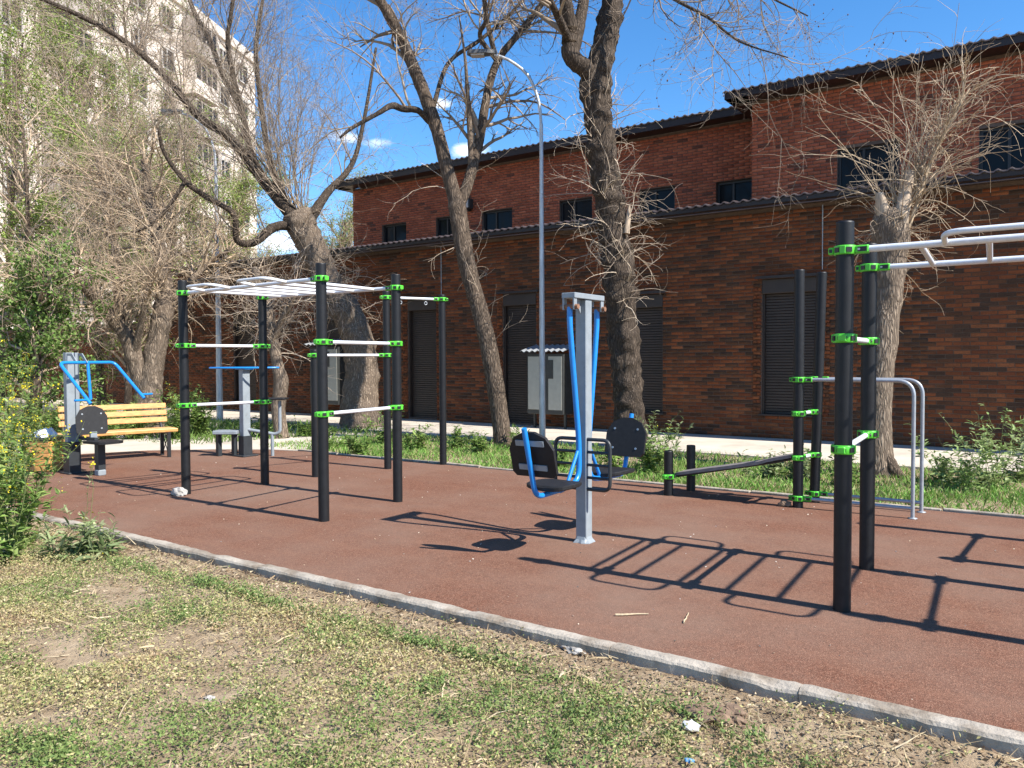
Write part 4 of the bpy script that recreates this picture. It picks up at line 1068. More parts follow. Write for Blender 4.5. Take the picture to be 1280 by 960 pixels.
twig_mesh('sprouts', [S, S2], t2, tone=1.2)

# --- T3: pollarded tree at the right
b = ray(1098, 596, 10.8)
t3 = thing('elm_tree', (b[0], b[1], 0), 'pollarded bare tree with sawn stubs and a broom of shoots at right', 'tree', 'bare trees')
q = trunk_mesh('trunk', [(1101, 606, 30, 0), (1098, 588, 22, 0), (1096, 560, 18, 0), (1097, 500, 16.5, 0), (1102, 440, 17, 0), (1108, 380, 17, 0), (1112, 335, 18.5, 0), (1114, 300, 21, 0), (1112, 275, 20, 0), (1112, 262, 14, 0)], 10.8, 'bark_pale', t3, 28, .04, .07, .09, 21)
st1 = trunk_mesh('stub', [(1111, 305, 12, .1), (1105, 270, 8.5, 0), (1101, 252, 7, 0), (1100, 241, 4.5, 0)], 10.75, 'deadwood', t3, 14, .03, .22, 0, 22)
st2 = trunk_mesh('stub', [(1122, 290, 10, 0), (1129, 255, 8, 0), (1137, 214, 5.5, 0)], 10.7, 'deadwood', t3, 14, .03, .22, 0, 23)
trunk_mesh('root', [(1105, 570, 9, -.1), (1118, 588, 8, -.2), (1128, 598, 5, -.25), (1136, 606, 2, -.28)], 10.8, 'bark', t3, 10, .04, .15, .3, 24)
P, R = stack([q], 20)
ax = np.array([ray(1112, 335, 10.8), ray(1117, 300, 10.8), ray(1132, 258, 10.8), ray(1150, 215, 10.75)]); AX = ax[None]; AR = np.array([[.16, .14, .10, .05]])
S = grow(AX, AR, 62, (.9, 2.3), (.05, .55), .42, .30, 1.5, 14, (.1, 1), .1, .006, r0=.012)
Sb = grow(AX[:, :3], AR[:, :3], 44, (.35, .9), (.7, 1.6), .05, .4, 2.6, 14, (0, 1), .1, .0055, r0=.010)
P2 = np.stack([ray(1135, 285, 10.7), ray(1168, 190, 10.6), ray(1212, 110, 10.6)])[None]
S4 = grow(P2, np.full((1, 3), .03), 60, (.6, 1.5), (.1, .9), .05, .3, 2.4, 14, (0, .95), .5, .0055, r0=.010)
S2 = grow(S[0], S[1], 300, (.2, .7), (.3, .9), .1, .35, 1.4, 7, (.3, 1), .7, .0035)
S3 = grow(Sb[0], Sb[1], 160, (.15, .5), (.4, 1), .1, .4, 1.2, 6, (.2, 1), .6, .0032)
S5 = grow(S4[0], S4[1], 200, (.2, .6), (.4, 1), .0, .4, 1.4, 7, (.2, 1), .6, .0032)
S6 = grow(P, R, 60, (.08, .35), (1.1, 1.6), .0, .4, 1.0, 5, (.55, .85), .05, .004, r0=.007)
M0 = P2.copy(); twig_mesh('shoots', [(M0, np.array([[.03, .022, .012]])), S, Sb, S4, S2, S3, S5, S6], t3, pal=np.array([(.42, .32, .21), (.50, .39, .27), (.36, .27, .18), (.33, .25, .17)]))

# --- T4: big leaning pollard behind the pull-up bars
D4 = 18.6; b = ray(452, 537, D4)
t4 = thing('elm_tree', (b[0], b[1], 0), 'big leaning pollard with flaking trunk behind the pull-up bars', 'tree', 'bare trees')
q = trunk_mesh('trunk', [(453, 545, 30, 0), (452, 530, 26, 0), (450, 500, 22, 0), (453, 470, 20, 0), (448, 430, 20, 0), (438, 400, 19, 0), (420, 370, 17, 0), (402, 335, 17, 0), (390, 310, 18, 0), (379, 285, 18, 0), (371, 268, 19, 0)], D4, 'bark_pale', t4, 28, .06, .08, .18, 31)
g1 = trunk_mesh('limb', [(376, 280, 10.4, 0), (360, 262, 8.8, 0), (325, 220, 6.8, 0), (287, 172, 5.6, -0.2), (250, 147, 4.8, -0.4), (212, 102, 4.0, -0.6), (170, 62, 3.6, -0.8), (120, 30, 3.2, -1.2), (60, 2, 2.56, -1.5), (0, -20, 1.6, -1.8)], D4, 'bark_dark', t4, 16, .08, .08, .08, 32)
g2 = trunk_mesh('limb', [(330, 226, 4.8, 0), (312, 185, 4.0, 0.3), (302, 140, 3.68, 0.5), (278, 92, 3.36, 0.8), (262, 50, 3.2, 1.0), (240, 8, 2.72, 1.2), (225, -50, 1.92, 1.4)], D4, 'bark_dark', t4, 12, .08, .08, .05, 33)
g3 = trunk_mesh('limb', [(376, 285, 6.4, 0), (345, 283, 5.6, -0.3), (318, 303, 4.8, -0.7), (296, 300, 4.0, -0.9), (292, 268, 3.6, -1.1), (258, 246, 3.6, -1.3), (231, 226, 3.2, -1.5), (205, 190, 2.4, -1.6), (198, 160, 1.76, -1.7)], D4, 'bark_dark', t4, 10, .08, .1, .1, 34)
g4 = trunk_mesh('limb', [(231, 228, 2.8, -1.5), (208, 262, 2.4, -1.6), (185, 283, 1.76, -1.7), (150, 295, 1.12, -1.8)], D4, 'bark_dark', t4, 8, .08, .1, .1, 35)
g5 = trunk_mesh('limb', [(380, 285, 8.0, 0), (395, 262, 6.4, 0.2), (410, 240, 4.8, 0.5), (440, 205, 3.2, 0.9), (455, 150, 2.4, 1.2), (470, 60, 1.6, 1.5)], D4, 'bark_dark', t4, 12, .08, .08, .05, 36)
g6 = trunk_mesh('limb', [(366, 270, 5.6, 0), (345, 225, 4.4, 0.3), (335, 190, 3.6, 0.6), (325, 120, 3.2, 0.9), (320, 60, 2.72, 1.0), (330, -10, 2.0, 1.2)], D4, 'bark_dark', t4, 10, .08, .08, .05, 37)
g7 = trunk_mesh('limb', [(302, 142, 3.2, 0.5), (285, 60, 2.72, 0.2), (290, 10, 2.4, 0), (300, -60, 1.6, -0.2)], D4, 'bark_dark', t4, 10, .08, .08, .05, 38)
P, R = stack([g1, g2, g3, g4, g5, g6, g7])
A = grow(P, R, 110, (1.0, 2.8), (.5, 1.2), .28, .35, .5, 8, (.1, 1), .3, .008, r0=.02)
B = grow(*A, 700, (.6, 1.6), (.4, 1.0), .08, .4, .7, 6, (.2, 1), .6, .005)
Cc = grow(*B, 6500, (.25, .8), (.4, 1.0), .05, .4, .7, 5, (.2, 1), .6, .0030)
hd = np.array([ray(385, 275, D4), ray(370, 262, D4), ray(362, 258, D4)])[None]
U = grow(hd, np.full((1, 3), .2), 46, (1.8, 5.2), (.1, 1.3), 1.0, .25, .6, 10, (0, 1), .12, .007, r0=.013)
U2 = grow(*U, 420, (.5, 1.5), (.3, .8), .4, .3, .6, 6, (.2, 1), .6, .0048)
U3 = grow(*U2, 1400, (.25, .7), (.4, .9), .2, .35, .6, 5, (.2, 1), .6, .0032)
twig_mesh('crown', [A, U, B, U2, U3, Cc], t4, buds=0, tone=.85)
P, R = stack([q], 20)
S = grow(P, R, 110, (.5, 1.7), (.9, 1.7), -.05, .45, 1.5, 9, (.48, 1), .08, .007, r0=.014, droop=.5); S2 = grow(*S, 420, (.25, .8), (.4, 1), -.1, .4, 1.2, 7, (.2, 1), .6, .004, droop=.4)
S3 = grow(P, R, 60, (.1, .4), (1.1, 1.7), .1, .4, .8, 4, (.1, .6), .05, .005, r0=.009)
twig_mesh('sprouts', [S, S2, S3], t4, tone=1.15)

# --- T6: small sinuous trunk just behind the rubber
D6 = 16.2; b = ray(352, 558, D6)
t6 = thing('elm_tree', (b[0], b[1], 0), 'small crooked bare tree between the blue handle bar and the pull-up bars', 'tree', 'bare trees')
q = trunk_mesh('trunk', [(353, 564, 13, 0), (351, 540, 9, 0), (348, 510, 9, 0), (351, 480, 9, 0), (346, 450, 7, 0), (341, 420, 6.5, 0), (336, 392, 6.5, 0), (326, 362, 6, .1), (318, 335, 4, .2)], D6, 'bark_pale', t6, 16, .06, .08, .12, 41)
q2 = trunk_mesh('limb', [(342, 428, 4, 0), (352, 400, 3.6, -.2), (366, 375, 3, -.4), (372, 350, 2, -.6)], D6, 'bark_pale', t6, 8, .06, .08, .1, 42)
P, R = stack([q, q2])
S = grow(P, R, 75, (.5, 1.5), (.5, 1.5), .0, .45, 1.3, 9, (.5, 1), .3, .006, r0=.013, droop=.3); S2 = grow(*S, 420, (.2, .7), (.4, 1), 0, .4, 1.2, 7, (.2, 1), .6, .004, droop=.3)
twig_mesh('crown', [S, S2], t6, tone=1.2)

# --- T5: V-shaped pollard behind the bench
D5 = 17.2; b = ray(188, 548, D5)
t5 = thing('elm_tree', (b[0], b[1], 0), 'V-shaped pollard with dense dry twigs behind the wooden bench', 'tree', 'bare trees')
q = trunk_mesh('trunk', [(188, 556, 21, 0), (186, 520, 17, 0), (186, 492, 15, 0), (190, 462, 13, 0), (197, 425, 12, 0), (203, 390, 12, 0), (206, 355, 9, .1), (200, 315, 8, .2), (190, 265, 6, .4), (180, 200, 4, .6)], D5, 'bark_pale', t5, 24, .06, .09, .18, 51)
h1 = trunk_mesh('limb', [(184, 505, 10, 0), (172, 460, 11, -.1), (160, 425, 10, -.2), (140, 398, 8, -.4), (118, 372, 7, -.7), (95, 350, 5, -1), (60, 340, 3.5, -1.3)], D5, 'bark_pale', t5, 16, .06, .09, .18, 52)
h2 = trunk_mesh('limb', [(166, 436, 7, -.2), (155, 400, 6.5, 0), (148, 365, 6, .2), (145, 320, 5, .4), (135, 260, 3.6, .7), (120, 190, 2.5, 1)], D5, 'bark_pale', t5, 12, .06, .09, .1, 53)
h3 = trunk_mesh('limb', [(168, 440, 5, -.2), (178, 400, 4, -.5), (182, 365, 3, -.8), (195, 330, 2.2, -1)], D5, 'bark_pale', t5, 8, .06, .09, .1, 54)
h4 = trunk_mesh('limb', [(198, 410, 7, 0), (222, 370, 5, .3), (255, 335, 3.5, .6), (290, 310, 2.4, .9)], D5, 'bark_pale', t5, 8, .06, .09, .1, 55)
P, R = stack([q, h1, h2, h3, h4])
A = grow(P, R, 180, (.8, 2.4), (.4, 1.3), .12, .4, .9, 8, (.4, 1), .4, .008, r0=.03, droop=.3)
B = grow(*A, 1100, (.4, 1.3), (.4, 1.1), .0, .45, 1.0, 6, (.2, 1), .6, .0048, droop=.3)
Cc = grow(*B, 4200, (.2, .6), (.4, 1.1), .0, .45, 1.0, 5, (.2, 1), .6, .0032)
twig_mesh('crown', [A, B, Cc], t5, pal=np.array([(.40, .30, .20), (.48, .37, .25), (.32, .24, .165), (.36, .27, .18)]))
# pale broken trunk leaning across the far left
lg = thing('dead_limb', ray(28, 385, 15.5), 'pale barkless dead limb slanting among the leaves at far left', 'dead branch')
trunk_mesh('limb', [(-10, 410, 7, 0), (20, 390, 6.5, 0), (45, 374, 6, .1), (64, 364, 3, .2)], 15.5, 'deadwood', lg, 12, .06, .08, 0, 61)

# --- leafing trees and thickets behind, at the left
GRN = np.array([(.20, .28, .05), (.25, .33, .07), (.30, .37, .10), (.14, .21, .04)])
def leafy_tree(name, x, y0, ytop, D, w, nl, label, bare=1.0, seed=0, pal=GRN, lean=0, leaf=(.05, .10), tone=1.0, rw=5, lowest=.35):
    r2 = np.random.default_rng(seed)
    base = ray(x, y0, D); t = thing(name, (base[0], base[1], 0), label, 'tree', 'trees beyond the wall')
    H = y0-ytop; pxm = D/FPX
    spec = [(x, y0+10, rw*1.3, 0)] + [(x+lean*f+r2.normal()*4*f, y0-H*f, rw*(1-.75*f), r2.normal()*.3*f) for f in (.15, .35, .55, .75, .95)]
    q = trunk_mesh('trunk', spec, D, 'bark', t, 12, .12, .08, .1, seed)
    P, R = stack([q])
    L0 = w*pxm
    A = grow(P, R, 34, (L0*.5, L0*1.15), (.4, 1.1), .35, .3, .4, 8, (lowest, 1), .6, .015, rnd=r2)
    B = grow(*A, 300, (L0*.2, L0*.5), (.4, 1.0), .15, .4, .6, 6, (.2, 1), .6, .008, rnd=r2)
    Cc = grow(*B, int(2100*bare), (L0*.08, L0*.24), (.4, 1.0), .1, .4, .6, 5, (.2, 1), .6, .0045, rnd=r2)
    twig_mesh('branches', [A, B, Cc], t, pal=np.array([(.36, .27, .19), (.44, .34, .24), (.28, .21, .15)]), tone=tone, rnd=r2)
    if nl:
        src = Cc[0].reshape(-1, 3); wts = np.array([mnoise.noise(Vector(p)*.55+Vector((seed, 0, 0)))+.35 for p in src]); wts = np.clip(wts, 0.02, None)
        c = src[r2.choice(len(src), nl, p=wts/wts.sum())]+r2.normal(size=(nl, 3))*.07
        V, F, col = leaf_cloud(c, leaf, pal, r2, aspect=.6); np_mesh('leaves', V, F, 'leaf', t, col=col)
leafy_tree('leafing_tree', 40, 545, 130, 21, 130, 17000, 'bushy leafing tree at the far left edge below the apartment block', .8, 71, lean=-10, leaf=(.05, .10), lowest=.2)
leafy_tree('leafing_tree', 128, 500, 90, 25, 125, 15000, 'thin upright half-leafed tree in front of the apartment block facade', 1.2, 72, lean=-28, rw=5)
leafy_tree('leafing_tree', 215, 500, 175, 31, 115, 15000, 'green leafing tree behind the brick roof, left of the dark lamp post', 1, 73)
leafy_tree('leafing_tree', 292, 500, 225, 36, 90, 15000, 'yellow-green leafing tree above the brick roof, right of the dark lamp post', .8, 74)
leafy_tree('leafing_tree', 425, 500, 265, 44, 66, 12000, 'small pale green tree beside the left corner of the upper brick storey', .8, 75)
leafy_tree('leafing_tree', 0, 500, 20, 27, 150, 9000, 'tall mostly bare tree against the left part of the apartment facade', 2.2, 76, lean=25, rw=4)
leafy_tree('leafing_tree', 175, 500, -20, 29, 160, 7000, 'tall bare twiggy tree before the middle of the apartment facade', 2.4, 77, lean=-15, rw=4)
leafy_tree('leafing_tree', 48, 548, 360, 15.2, 75, 9000, 'low dark green leafy tree at the left edge behind the bin', .6, 78, lean=-6, rw=7, leaf=(.05, .11), lowest=.25, pal=np.array([(.09, .16, .03), (.13, .21, .045), (.18, .26, .07)]))

leafy_tree('leafing_tree', 160, 505, 235, 24, 95, 13000, 'low leafing thicket tree right behind the V-shaped pollard', 1.6, 79, rw=4, lowest=.1)

# ================================================================== WEEDS, GRASS, LITTER
def in_view(P, mx=260, my=160):
    q = P-EYE; d = q@FW; x = 640+FPX*(q@RT)/d; y = 480-FPX*(q@UP)/d
    return (d > .3) & (x > -mx) & (x < 1280+mx) & (y < 960+my)
gzv = np.vectorize(gz)
WGR = np.array([(.14, .235, .05), (.18, .28, .06), (.11, .18, .042), (.24, .32, .09)])
WGY = np.array([(.25, .30, .14), (.20, .26, .11), (.31, .34, .18), (.16, .22, .08)])
def weed(base, h, nst, leaf, npl, label, pal=WGR, flowers=0, spread=.35, seed=0, aspect=.32, up=.9, name='weed', cat='weed', group='weeds', fcol=(.75, .62, .03), bushy=0.0):
    r2 = np.random.default_rng(seed+100)
    bz = gz(base[0], base[1]); B0 = np.array([base[0], base[1], bz-.01])
    t = thing(name, B0, label, cat, group)
    st = np.repeat(B0[None], nst, 0) + np.concatenate([r2.normal(size=(nst, 2))*spread*.16, np.zeros((nst, 1))], 1)
    d = np.concatenate([r2.normal(size=(nst, 2))*spread, np.full((nst, 1), up)], 1); d /= np.linalg.norm(d, axis=1, keepdims=True)
    L = h*r2.uniform(.45, 1.0, (nst, 1)); L[0] = h
    N = 7; pts = [st]; p = st
    for k in range(N):
        d = d+r2.normal(size=(nst, 3))*.09; d[:, 2] += .05; d /= np.linalg.norm(d, axis=1, keepdims=True); p = p+d*L/N; pts.append(p)
    P = np.stack(pts, 1); rr = np.linspace(1, .35, N+1)[None]*np.full((nst, 1), max(.0025, h*.0045))
    parts = [(P, rr)]
    if bushy:
        Bq = grow(P, rr, int(nst*bushy), (h*.12, h*.35), (.4, .9), .3, .3, .3, 5, (.3, 1), .7, .0018, rnd=r2); parts.append(Bq)
    twig_mesh('stems', parts, t, pal=np.array([(.16, .20, .07), (.22, .24, .10)]), rnd=r2)
    C = []
    for (Pp, _) in parts:
        m_, n_ = Pp.shape[:2]; k = int(npl*len(Pp)*(1 if Pp is P else .35)); i = r2.integers(0, m_, k); j = (r2.random(k)**(1.3)*(n_-1)); j0 = np.minimum(j.astype(int), n_-2); f = (j-j0)[:, None]
        C.append(Pp[i, j0]*(1-f)+Pp[i, j0+1]*f)
    C = np.concatenate(C)
    n = len(C); hz = np.clip((C[:, 2]-bz)/h, 0, 1)
    dd = r2.normal(size=(n, 3)); dd[:, 2] = np.abs(dd[:, 2])*.5+.15; dd /= np.linalg.norm(dd, axis=1, keepdims=True)
    s = np.cross(dd, np.array([0, 0, 1.])+r2.normal(size=(n, 3))*.3); s /= np.linalg.norm(s, axis=1, keepdims=True); nn = np.cross(s, dd)
    Ls = (r2.uniform(leaf[0], leaf[1], n)*(1.15-.6*hz))[:, None]; W = Ls*aspect
    V = np.stack([C, C+dd*Ls*.35+s*W*.5+nn*W*.1, C+dd*Ls*.72+s*W*.38-nn*Ls*.06, C+dd*Ls-nn*Ls*.24, C+dd*Ls*.72-s*W*.38-nn*Ls*.06, C+dd*Ls*.35-s*W*.5+nn*W*.1, C+dd*Ls*.45-nn*Ls*.03], 1).reshape(-1, 3)
    f = np.array([(0, 1, 6), (1, 2, 6), (2, 3, 6), (3, 4, 6), (4, 5, 6), (5, 0, 6)])
    F = (np.arange(n)[:, None, None]*7+f[None]).reshape(-1, 3)
    c = np.repeat(pal[r2.integers(0, len(pal), n)]*r2.uniform(.75, 1.25, (n, 1)), 6, axis=0)
    np_mesh('leaves', V, F, 'leaf', t, col=c)
    if flowers:
        tips = np.concatenate([q[:, -1] for q, _ in parts]); k = flowers
        c0 = tips[r2.integers(0, len(tips), k)]+r2.normal(size=(k, 3))*np.array([.018, .018, .02])
        V, F, cc = leaf_cloud(c0, (.012, .024), np.array([fcol]), r2, aspect=.9); np_mesh('flowers', V, F, 'leaf', t, col=cc, kind='stuff')
g = lambda x, y: ground(x, y)
YG = 'yellow-flowered weeds at left'
weed(g(4, 702), 1.4, 16, (.05, .13), 30, 'tallest leafy yellow-flowered weed at the left picture edge in front of the bin', WGR, 300, .22, 1, bushy=4, group=YG)
weed(g(-25, 670), 1.5, 16, (.06, .14), 34, 'leafy weed cut by the left picture edge beside the tallest one', WGR, 260, .22, 2, bushy=4, group=YG)
weed(g(24, 676), .75, 12, (.05, .11), 30, 'leafy weed at the kerb end right of the tallest yellow-flowered weed', WGR, 40, .28, 3, bushy=3, group=YG)
weed(g(5, 625), 1.45, 14, (.05, .12), 30, 'yellow-flowered weed behind the tallest one at the left edge', WGR, 420, .2, 4, bushy=4, group=YG)
weed(g(18, 622), .95, 12, (.05, .10), 28, 'grey-green weed with yellow flowers in front of the slatted bin', WGY, 320, .22, 5, bushy=4, group=YG)
weed(g(-10, 590), 1.7, 14, (.06, .13), 30, 'tall weed behind the yellow-flowered ones at the left edge', WGR, 420, .2, 6, bushy=4, group=YG)
weed(g(30, 577), 1.6, 16, (.05, .12), 30, 'tall yellow-flowered weed between the bin and the left edge trees', WGR, 500, .25, 7, bushy=4, group=YG)
weed(g(98, 690), .42, 22, (.07, .16), 16, 'bushy grey-green weed growing over the kerb at lower left', WGY, 12, .55, 8, aspect=.22, bushy=1)
weed(g(112, 684), .80, 2, (.03, .07), 14, 'single tall stalk with yellow flower head above the kerb weed', WGY, 14, .08, 9)
BK = 'bushes behind the bench'
for i, (x, y, h, lab) in enumerate(((95, 556, 1.2, 'green bush with yellow flowers behind the chest press machine'), (135, 552, 1.0, 'green bush behind the left half of the bench backrest'), (222, 548, 1.15, 'yellow-flowered bush at the right end of the bench'), (250, 545, .95, 'green bush between the bench and the dark lamp post'), (170, 548, .9, 'green bush behind the right half of the bench backrest'), (62, 556, 1.2, 'green bush behind the bin'))):
    weed(g(x, y), h, 20, (.07, .16), 26, lab, WGR, 90 if 'yellow' in lab else 10, .35, 20+i, bushy=4, name='bush', cat='bush', group=BK)
VG = 'weeds along the verge'
WGP = np.array([(.30, .38, .15), (.24, .33, .11), (.38, .44, .22), (.18, .27, .08)])
vg = ((520, 562, .55, 'weed left of the far thin pull-up post', WGR), (600, 566, .42, 'broad-leaved weed at the foot of the twin-stem tree', WGR), (577, 560, .48, 'broad-leaved weed between the pull-up post and the twin-stem tree', WGR), (450, 568, .5, 'bright green weed at the foot of the big leaning pollard', WGR), (482, 556, .7, 'leafy weed right of the big leaning pollard trunk', WGR), (415, 560, .4, 'low weed left of the big leaning pollard trunk', WGR),
      (815, 592, .75, 'yellow-green bush behind the far black seat', WGR), (772, 592, .6, 'yellow-green bush seen between the two hanging seats', WGR), (822, 585, .95, 'feathery grey-green stalk left of the short black posts', WGY), (700, 585, .45, 'weed behind the post of the swing seats', WGR), (650, 560, .5, 'weed left of the lamp post foot', WGR),
      (1205, 612, .95, 'leafy pale green weed clump right of the parallel bars', WGP), (1240, 606, 1.12, 'tall pale green weed near the right picture edge', WGP), (1272, 600, .95, 'pale green weed cut by the right picture edge', WGP), (1185, 602, .5, 'low weed between the parallel bars and the weed clump', WGP), (1000, 600, .5, 'thin weed behind the tall posts of the sit-up board', WGY), (955, 598, .45, 'thin stalk above the sit-up board', WGY), (1060, 606, .5, 'weed between the two front posts of the right frame', WGR),
      (330, 545, .5, 'dark green weed behind the waist trainer post', WGR), (385, 545, .5, 'dark leaved weed right of the crooked small tree', WGR))
for i, (x, y, h, lab, pal) in enumerate(vg):
    weed(g(x, y), h, 12 if h > .6 else 9, (.06, .15), 20, lab, pal, 8 if 'yellow' in lab else 0, .4, 50+i, bushy=2, group=VG)

# --- verge grass (beyond the rubber)
def blades(n, xr, yr, L, pal, rnd, tilt=.45, dens=None):
    X = rnd.uniform(*xr, n); Y = rnd.uniform(*yr, n)
    if dens is not None:
        k = dens(X, Y) > rnd.random(n); X, Y = X[k], Y[k]; n = len(X)
    C = np.stack([X, Y, gzv(X, Y)-.005], -1)
    d = np.concatenate([rnd.normal(size=(n, 2))*tilt, np.ones((n, 1))], 1); d /= np.linalg.norm(d, axis=1, keepdims=True)
    s = np.cross(d, rnd.normal(size=(n, 3))); s /= np.linalg.norm(s, axis=1, keepdims=True)
    l = rnd.uniform(*L, n)[:, None]; w = l*.045+.002
    b2 = d.copy(); b2[:, :2] *= 2.2; b2 /= np.linalg.norm(b2, axis=1, keepdims=True)
    V = np.stack([C-s*w, C+s*w, C+d*l*.55+s*w*.8, C+d*l*.55-s*w*.8, C+d*l*.55+b2*l*.45], 1).reshape(-1, 3)
    I = np.arange(n)[:, None]*5
    return V, [I+np.array([[0, 1, 2, 3]]), I+np.array([[3, 2, 4]])], pal[rnd.integers(0, len(pal), n)]*rnd.uniform(.7, 1.3, (n, 1))
r5 = np.random.default_rng(55)
def vd(X, Y):
    return np.array([min(1, max(.04, .74+1.0*mnoise.noise(Vector((x*.8, y*1.1, 2)))+.3*mnoise.noise(Vector((x*3, y*3, 5))))) * (1 if y < 11.6 else .45) for x, y in zip(X, Y)])
V, F, c = blades(60000, (-12.2, 2.2), (9.30, 12.6), (.04, .13), np.array([(.14, .28, .045), (.17, .33, .06), (.23, .37, .085), (.11, .22, .038), (.35, .33, .15)]), r5, .45, vd)
np_mesh('verge_grass', V, F, 'leaf', None, col=np.concatenate([c, c]), kind='stuff')['label'] = 'green grass strip between the rubber surface and the walkway'
V, F, c = blades(9000, (-19, -12), (8.6, 12.6), (.06, .25), np.array([(.11, .19, .04), (.15, .23, .05)]), r5, .5, lambda X, Y: ((X+12.2) < -(Y-9.2)*.0-((12.6-Y)*.35)).astype(float)*.7)
np_mesh('verge_grass', V, F, 'leaf', None, col=np.concatenate([c, c]), kind='stuff')['label'] = 'taller grass tufts on the paving behind the bench'

# --- foreground: low dry weeds, straw and leaf litter
r6 = np.random.default_rng(66)
bare = [(*ground(145, 742, -.06)[:2], .42, .22), (*ground(225, 805, -.06)[:2], .42, .25), (*ground(905, 900, -.06)[:2], .30, .16), (*ground(255, 870, -.06)[:2], .22, .12), (*ground(90, 815, -.06)[:2], .4, .16), (*ground(60, 900, -.06)[:2], .2, .1), (*ground(720, 815, -.06)[:2], .3, .13)]
def dens(X, Y):
    out = np.empty(len(X))
    for i, (x, y) in enumerate(zip(X, Y)):
        v = .64+.80*mnoise.noise(Vector((x*1.3, y*1.3, 4)))+.45*mnoise.noise(Vector((x*4.2, y*4.2, 8)))
        e = 3.79-y; v *= min(1, max(.04, (e-.09)/.42+.25*mnoise.noise(Vector((x*3, 1, 1)))))
        for bx_, by_, a, b2 in bare:
            q = ((x-bx_)/a)**2+((y-by_)/b2)**2+.9*mnoise.noise(Vector((x*4.5, y*4.5, 12)))+.5*mnoise.noise(Vector((x*11, y*11, 2)))
            if q < 1.6: v *= max(.05, (q-.35)/1.25)
        out[i] = v
    return np.clip(out, 0, 1)
n = 62000; X = r6.uniform(-10.0, 1.3, n); Y = r6.uniform(.5, 3.79, n)
k = in_view(np.stack([X, Y, np.zeros(n)], -1)); X, Y = X[k], Y[k]
k = dens(X, Y) > r6.random(len(X)); X, Y = X[k], Y[k]
# finer near the camera, coarser far away: keep a share of far sprigs with bigger leaves
D = np.stack([X, Y, np.zeros(len(X))], -1)@FW
ns = len(X); per = 9
hue = np.array([mnoise.noise(Vector((x*1.1, y*1.1, 21)))+.5*mnoise.noise(Vector((x*3.7, y*3.7, 31))) for x, y in zip(X, Y)])
hgt = np.clip(.034+.05*np.array([mnoise.noise(Vector((x*1.7, y*1.7, 41))) for x, y in zip(X, Y)]), .012, .07)
C0 = np.stack([X, Y, gzv(X, Y)], -1)
C = np.repeat(C0, per, 0) + np.concatenate([r6.normal(size=(ns*per, 2))*.026, (np.repeat(hgt, per)*r6.random(ns*per)*1.5)[:, None]], 1)
V, F, _ = leaf_cloud(C, (.009, .024), np.array([(1, 1, 1)]), r6, flat=.35, aspect=.48)
pg = np.array([(.19, .26, .075), (.15, .22, .06), (.25, .31, .10)]); py = np.array([(.43, .39, .17), (.36, .34, .14), (.52, .45, .25)]); pb = np.array([(.38, .26, .14), (.46, .35, .21)])
u = np.repeat(hue, per)+r6.normal(size=ns*per)*.28
cc = np.where((u > .10)[:, None], pg[r6.integers(0, 3, ns*per)], np.where((u > -.62)[:, None], py[r6.integers(0, 3, ns*per)], pb[r6.integers(0, 2, ns*per)]))*r6.uniform(.8, 1.2, (ns*per, 1))
np_mesh('ground_cover', V, F, 'leaf', None, col=np.repeat(cc, 2, 0), kind='stuff')['label'] = 'sparse low yellow-green weeds covering the dry soil in front of the kerb'
print('sprigs', ns)
n = 26000; X = r6.uniform(-10, 1.3, n); Y = r6.uniform(.5, 3.79, n); k = in_view(np.stack([X, Y, np.zeros(n)], -1)); X, Y = X[k], Y[k]; n = len(X)
k = (.5+.9*np.array([mnoise.noise(Vector((x*1.6, y*1.6, 77))) for x, y in zip(X, Y)]) + .4*(Y > 3.45)) > r6.random(n); X, Y = X[k], Y[k]; n = len(X)
C = np.stack([X, Y, gzv(X, Y)+.006+r6.random(n)*.02], -1)
a = r6.uniform(0, 2*PI, n); d = np.stack([np.cos(a), np.sin(a), r6.normal(size=n)*.22], -1); s = np.stack([-np.sin(a), np.cos(a), r6.normal(size=n)*.5], -1)
l = r6.uniform(.03, .14, n)[:, None]*(r6.random((n, 1))**.8+.3); w = r6.uniform(.0012, .003, n)[:, None]
mid = r6.normal(size=(n, 3))*.006
V = np.stack([C-s*w, C+s*w, C+d*l*.5+s*w+mid, C+d*l*.5-s*w+mid, C+d*l+s*w*.4, C+d*l-s*w*.4], 1).reshape(-1, 3); I = np.arange(n)[:, None]*6
c = np.array([(.52, .42, .25), (.45, .35, .20), (.58, .48, .31), (.33, .24, .14)])[r6.integers(0, 4, n)]*r6.uniform(.7, 1.15, (n, 1))
np_mesh('dry_straw', V, [I+np.array([[0, 1, 2, 3]]), I+np.array([[3, 2, 4, 5]])], 'leaf', None, col=np.concatenate([c, c]), kind='stuff')['label'] = 'dry straw and dead stalks lying over the soil'
n = 5200; X = r6.uniform(-9.5, 1.3, n); Y = 3.78-np.abs(r6.normal(size=n))*.30; C = np.stack([X, Y, gzv(X, Y)+.006+r6.random(n)*.012], -1)
n2 = 1500; X2 = r6.uniform(-8, 1, n2); Y2 = r6.uniform(.8, 3.7, n2); C = np.vstack([C, np.stack([X2, Y2, gzv(X2, Y2)+.02], -1)])
C = C[in_view(C)]
V, F, c = leaf_cloud(C, (.010, .032), np.array([(.30, .21, .12), (.42, .32, .21), (.20, .13, .08), (.50, .41, .29), (.13, .09, .06)]), r6, flat=.8, aspect=.55)
np_mesh('leaf_litter', V, F, 'leaf', None, col=c, kind='stuff')['label'] = 'brown leaf litter gathered along the foot of the kerb'
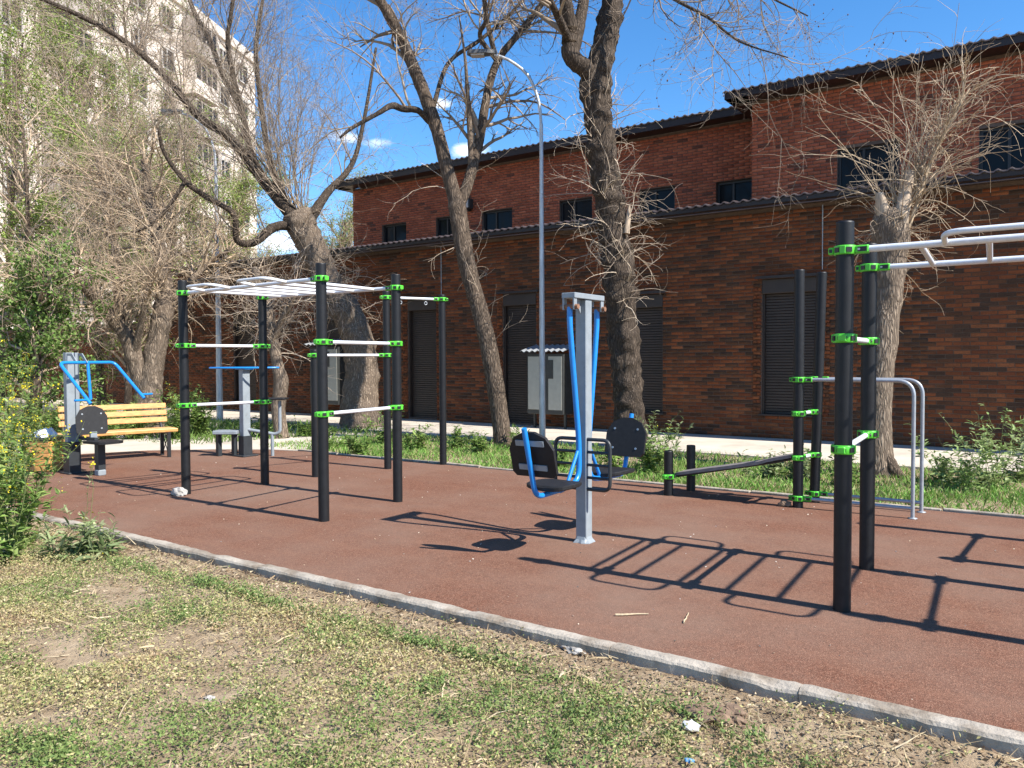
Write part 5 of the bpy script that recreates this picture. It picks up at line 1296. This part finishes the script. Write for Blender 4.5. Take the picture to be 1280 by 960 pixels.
# specks and seeds on the rubber
n = 420; X = r6.uniform(-12, 1.5, n); Y = r6.uniform(3.95, 9.15, n); C = np.stack([X, Y, np.full(n, .004)], -1)
V, F, c = leaf_cloud(C, (.008, .022), np.array([(.55, .47, .36), (.62, .56, .48), (.40, .30, .2)]), r6, flat=.97, aspect=.6)
np_mesh('seed_specks', V, F, 'leaf', None, col=c, kind='stuff')['label'] = 'pale seed husks scattered on the rubber surface'
# clods and small stones in the soil by the kerb
clods = [(885, 898, .09, .035), (912, 893, .07, .03), (925, 905, .05, .022), (720, 816, .07, .018), (24, 825, .05, .02), (262, 870, .03, .01)]
for i, (px, py, s, hh) in enumerate(clods):
    p = ground(px, py, -.05); p[2] = gz(p[0], p[1])+hh*.3
    lab = ['dark clod of earth beside the white paper scrap', 'larger dark clod of earth right of the white paper scrap', 'small clod at the right end of the dug earth', 'pale flat clod under the kerb in the middle of the picture', 'dark stone in the dry grass at the left edge', 'small flat pale stone in the dry grass at lower left'][i]
    lump('earth_clod' if i < 4 else 'stone', p, (s, s*.7, hh), 'brownstone' if i in (0, 1, 2, 4) else 'stone', 30+i, lab, 'clod' if i < 4 else 'stone', 3, .6)
# greener tufts standing out of the dry carpet
r7 = np.random.default_rng(88); TC = []
for (px, py, k, sp) in ((330, 745, 26, .30), (300, 720, 16, .22), (640, 745, 30, .35), (560, 720, 16, .25), (700, 770, 16, .25), (225, 765, 14, .2), (780, 905, 26, .25), (690, 940, 20, .25), (60, 940, 20, .2), (410, 800, 10, .15), (520, 860, 14, .3), (830, 880, 16, .2), (400, 720, 14, .2), (200, 700, 20, .3), (960, 950, 14, .2)):
    c = ground(px, py, -.05)
    for _ in range(k): TC.append((c[0]+r7.normal()*sp, min(3.42, c[1]+r7.normal()*sp*.45)))
TC = np.array(TC); n = len(TC); per = 34
B0 = np.repeat(np.stack([TC[:, 0], TC[:, 1], gzv(TC[:, 0], TC[:, 1])], -1), per, 0)
d = np.concatenate([r7.normal(size=(n*per, 2))*.6, np.ones((n*per, 1))], 1); hh = np.repeat(r7.uniform(.03, .085, n), per)*r7.random(n*per)
C = B0+d*hh[:, None]+np.concatenate([r7.normal(size=(n*per, 2))*.02, np.zeros((n*per, 1))], 1)
V, F, c = leaf_cloud(C, (.014, .034), np.array([(.16, .24, .07), (.20, .28, .085), (.13, .20, .055), (.25, .31, .11)]), r7, flat=.1, aspect=.4)
np_mesh('green_tufts', V, F, 'leaf', None, col=c, kind='stuff')['label'] = 'greener leafy tufts among the dry ground cover'
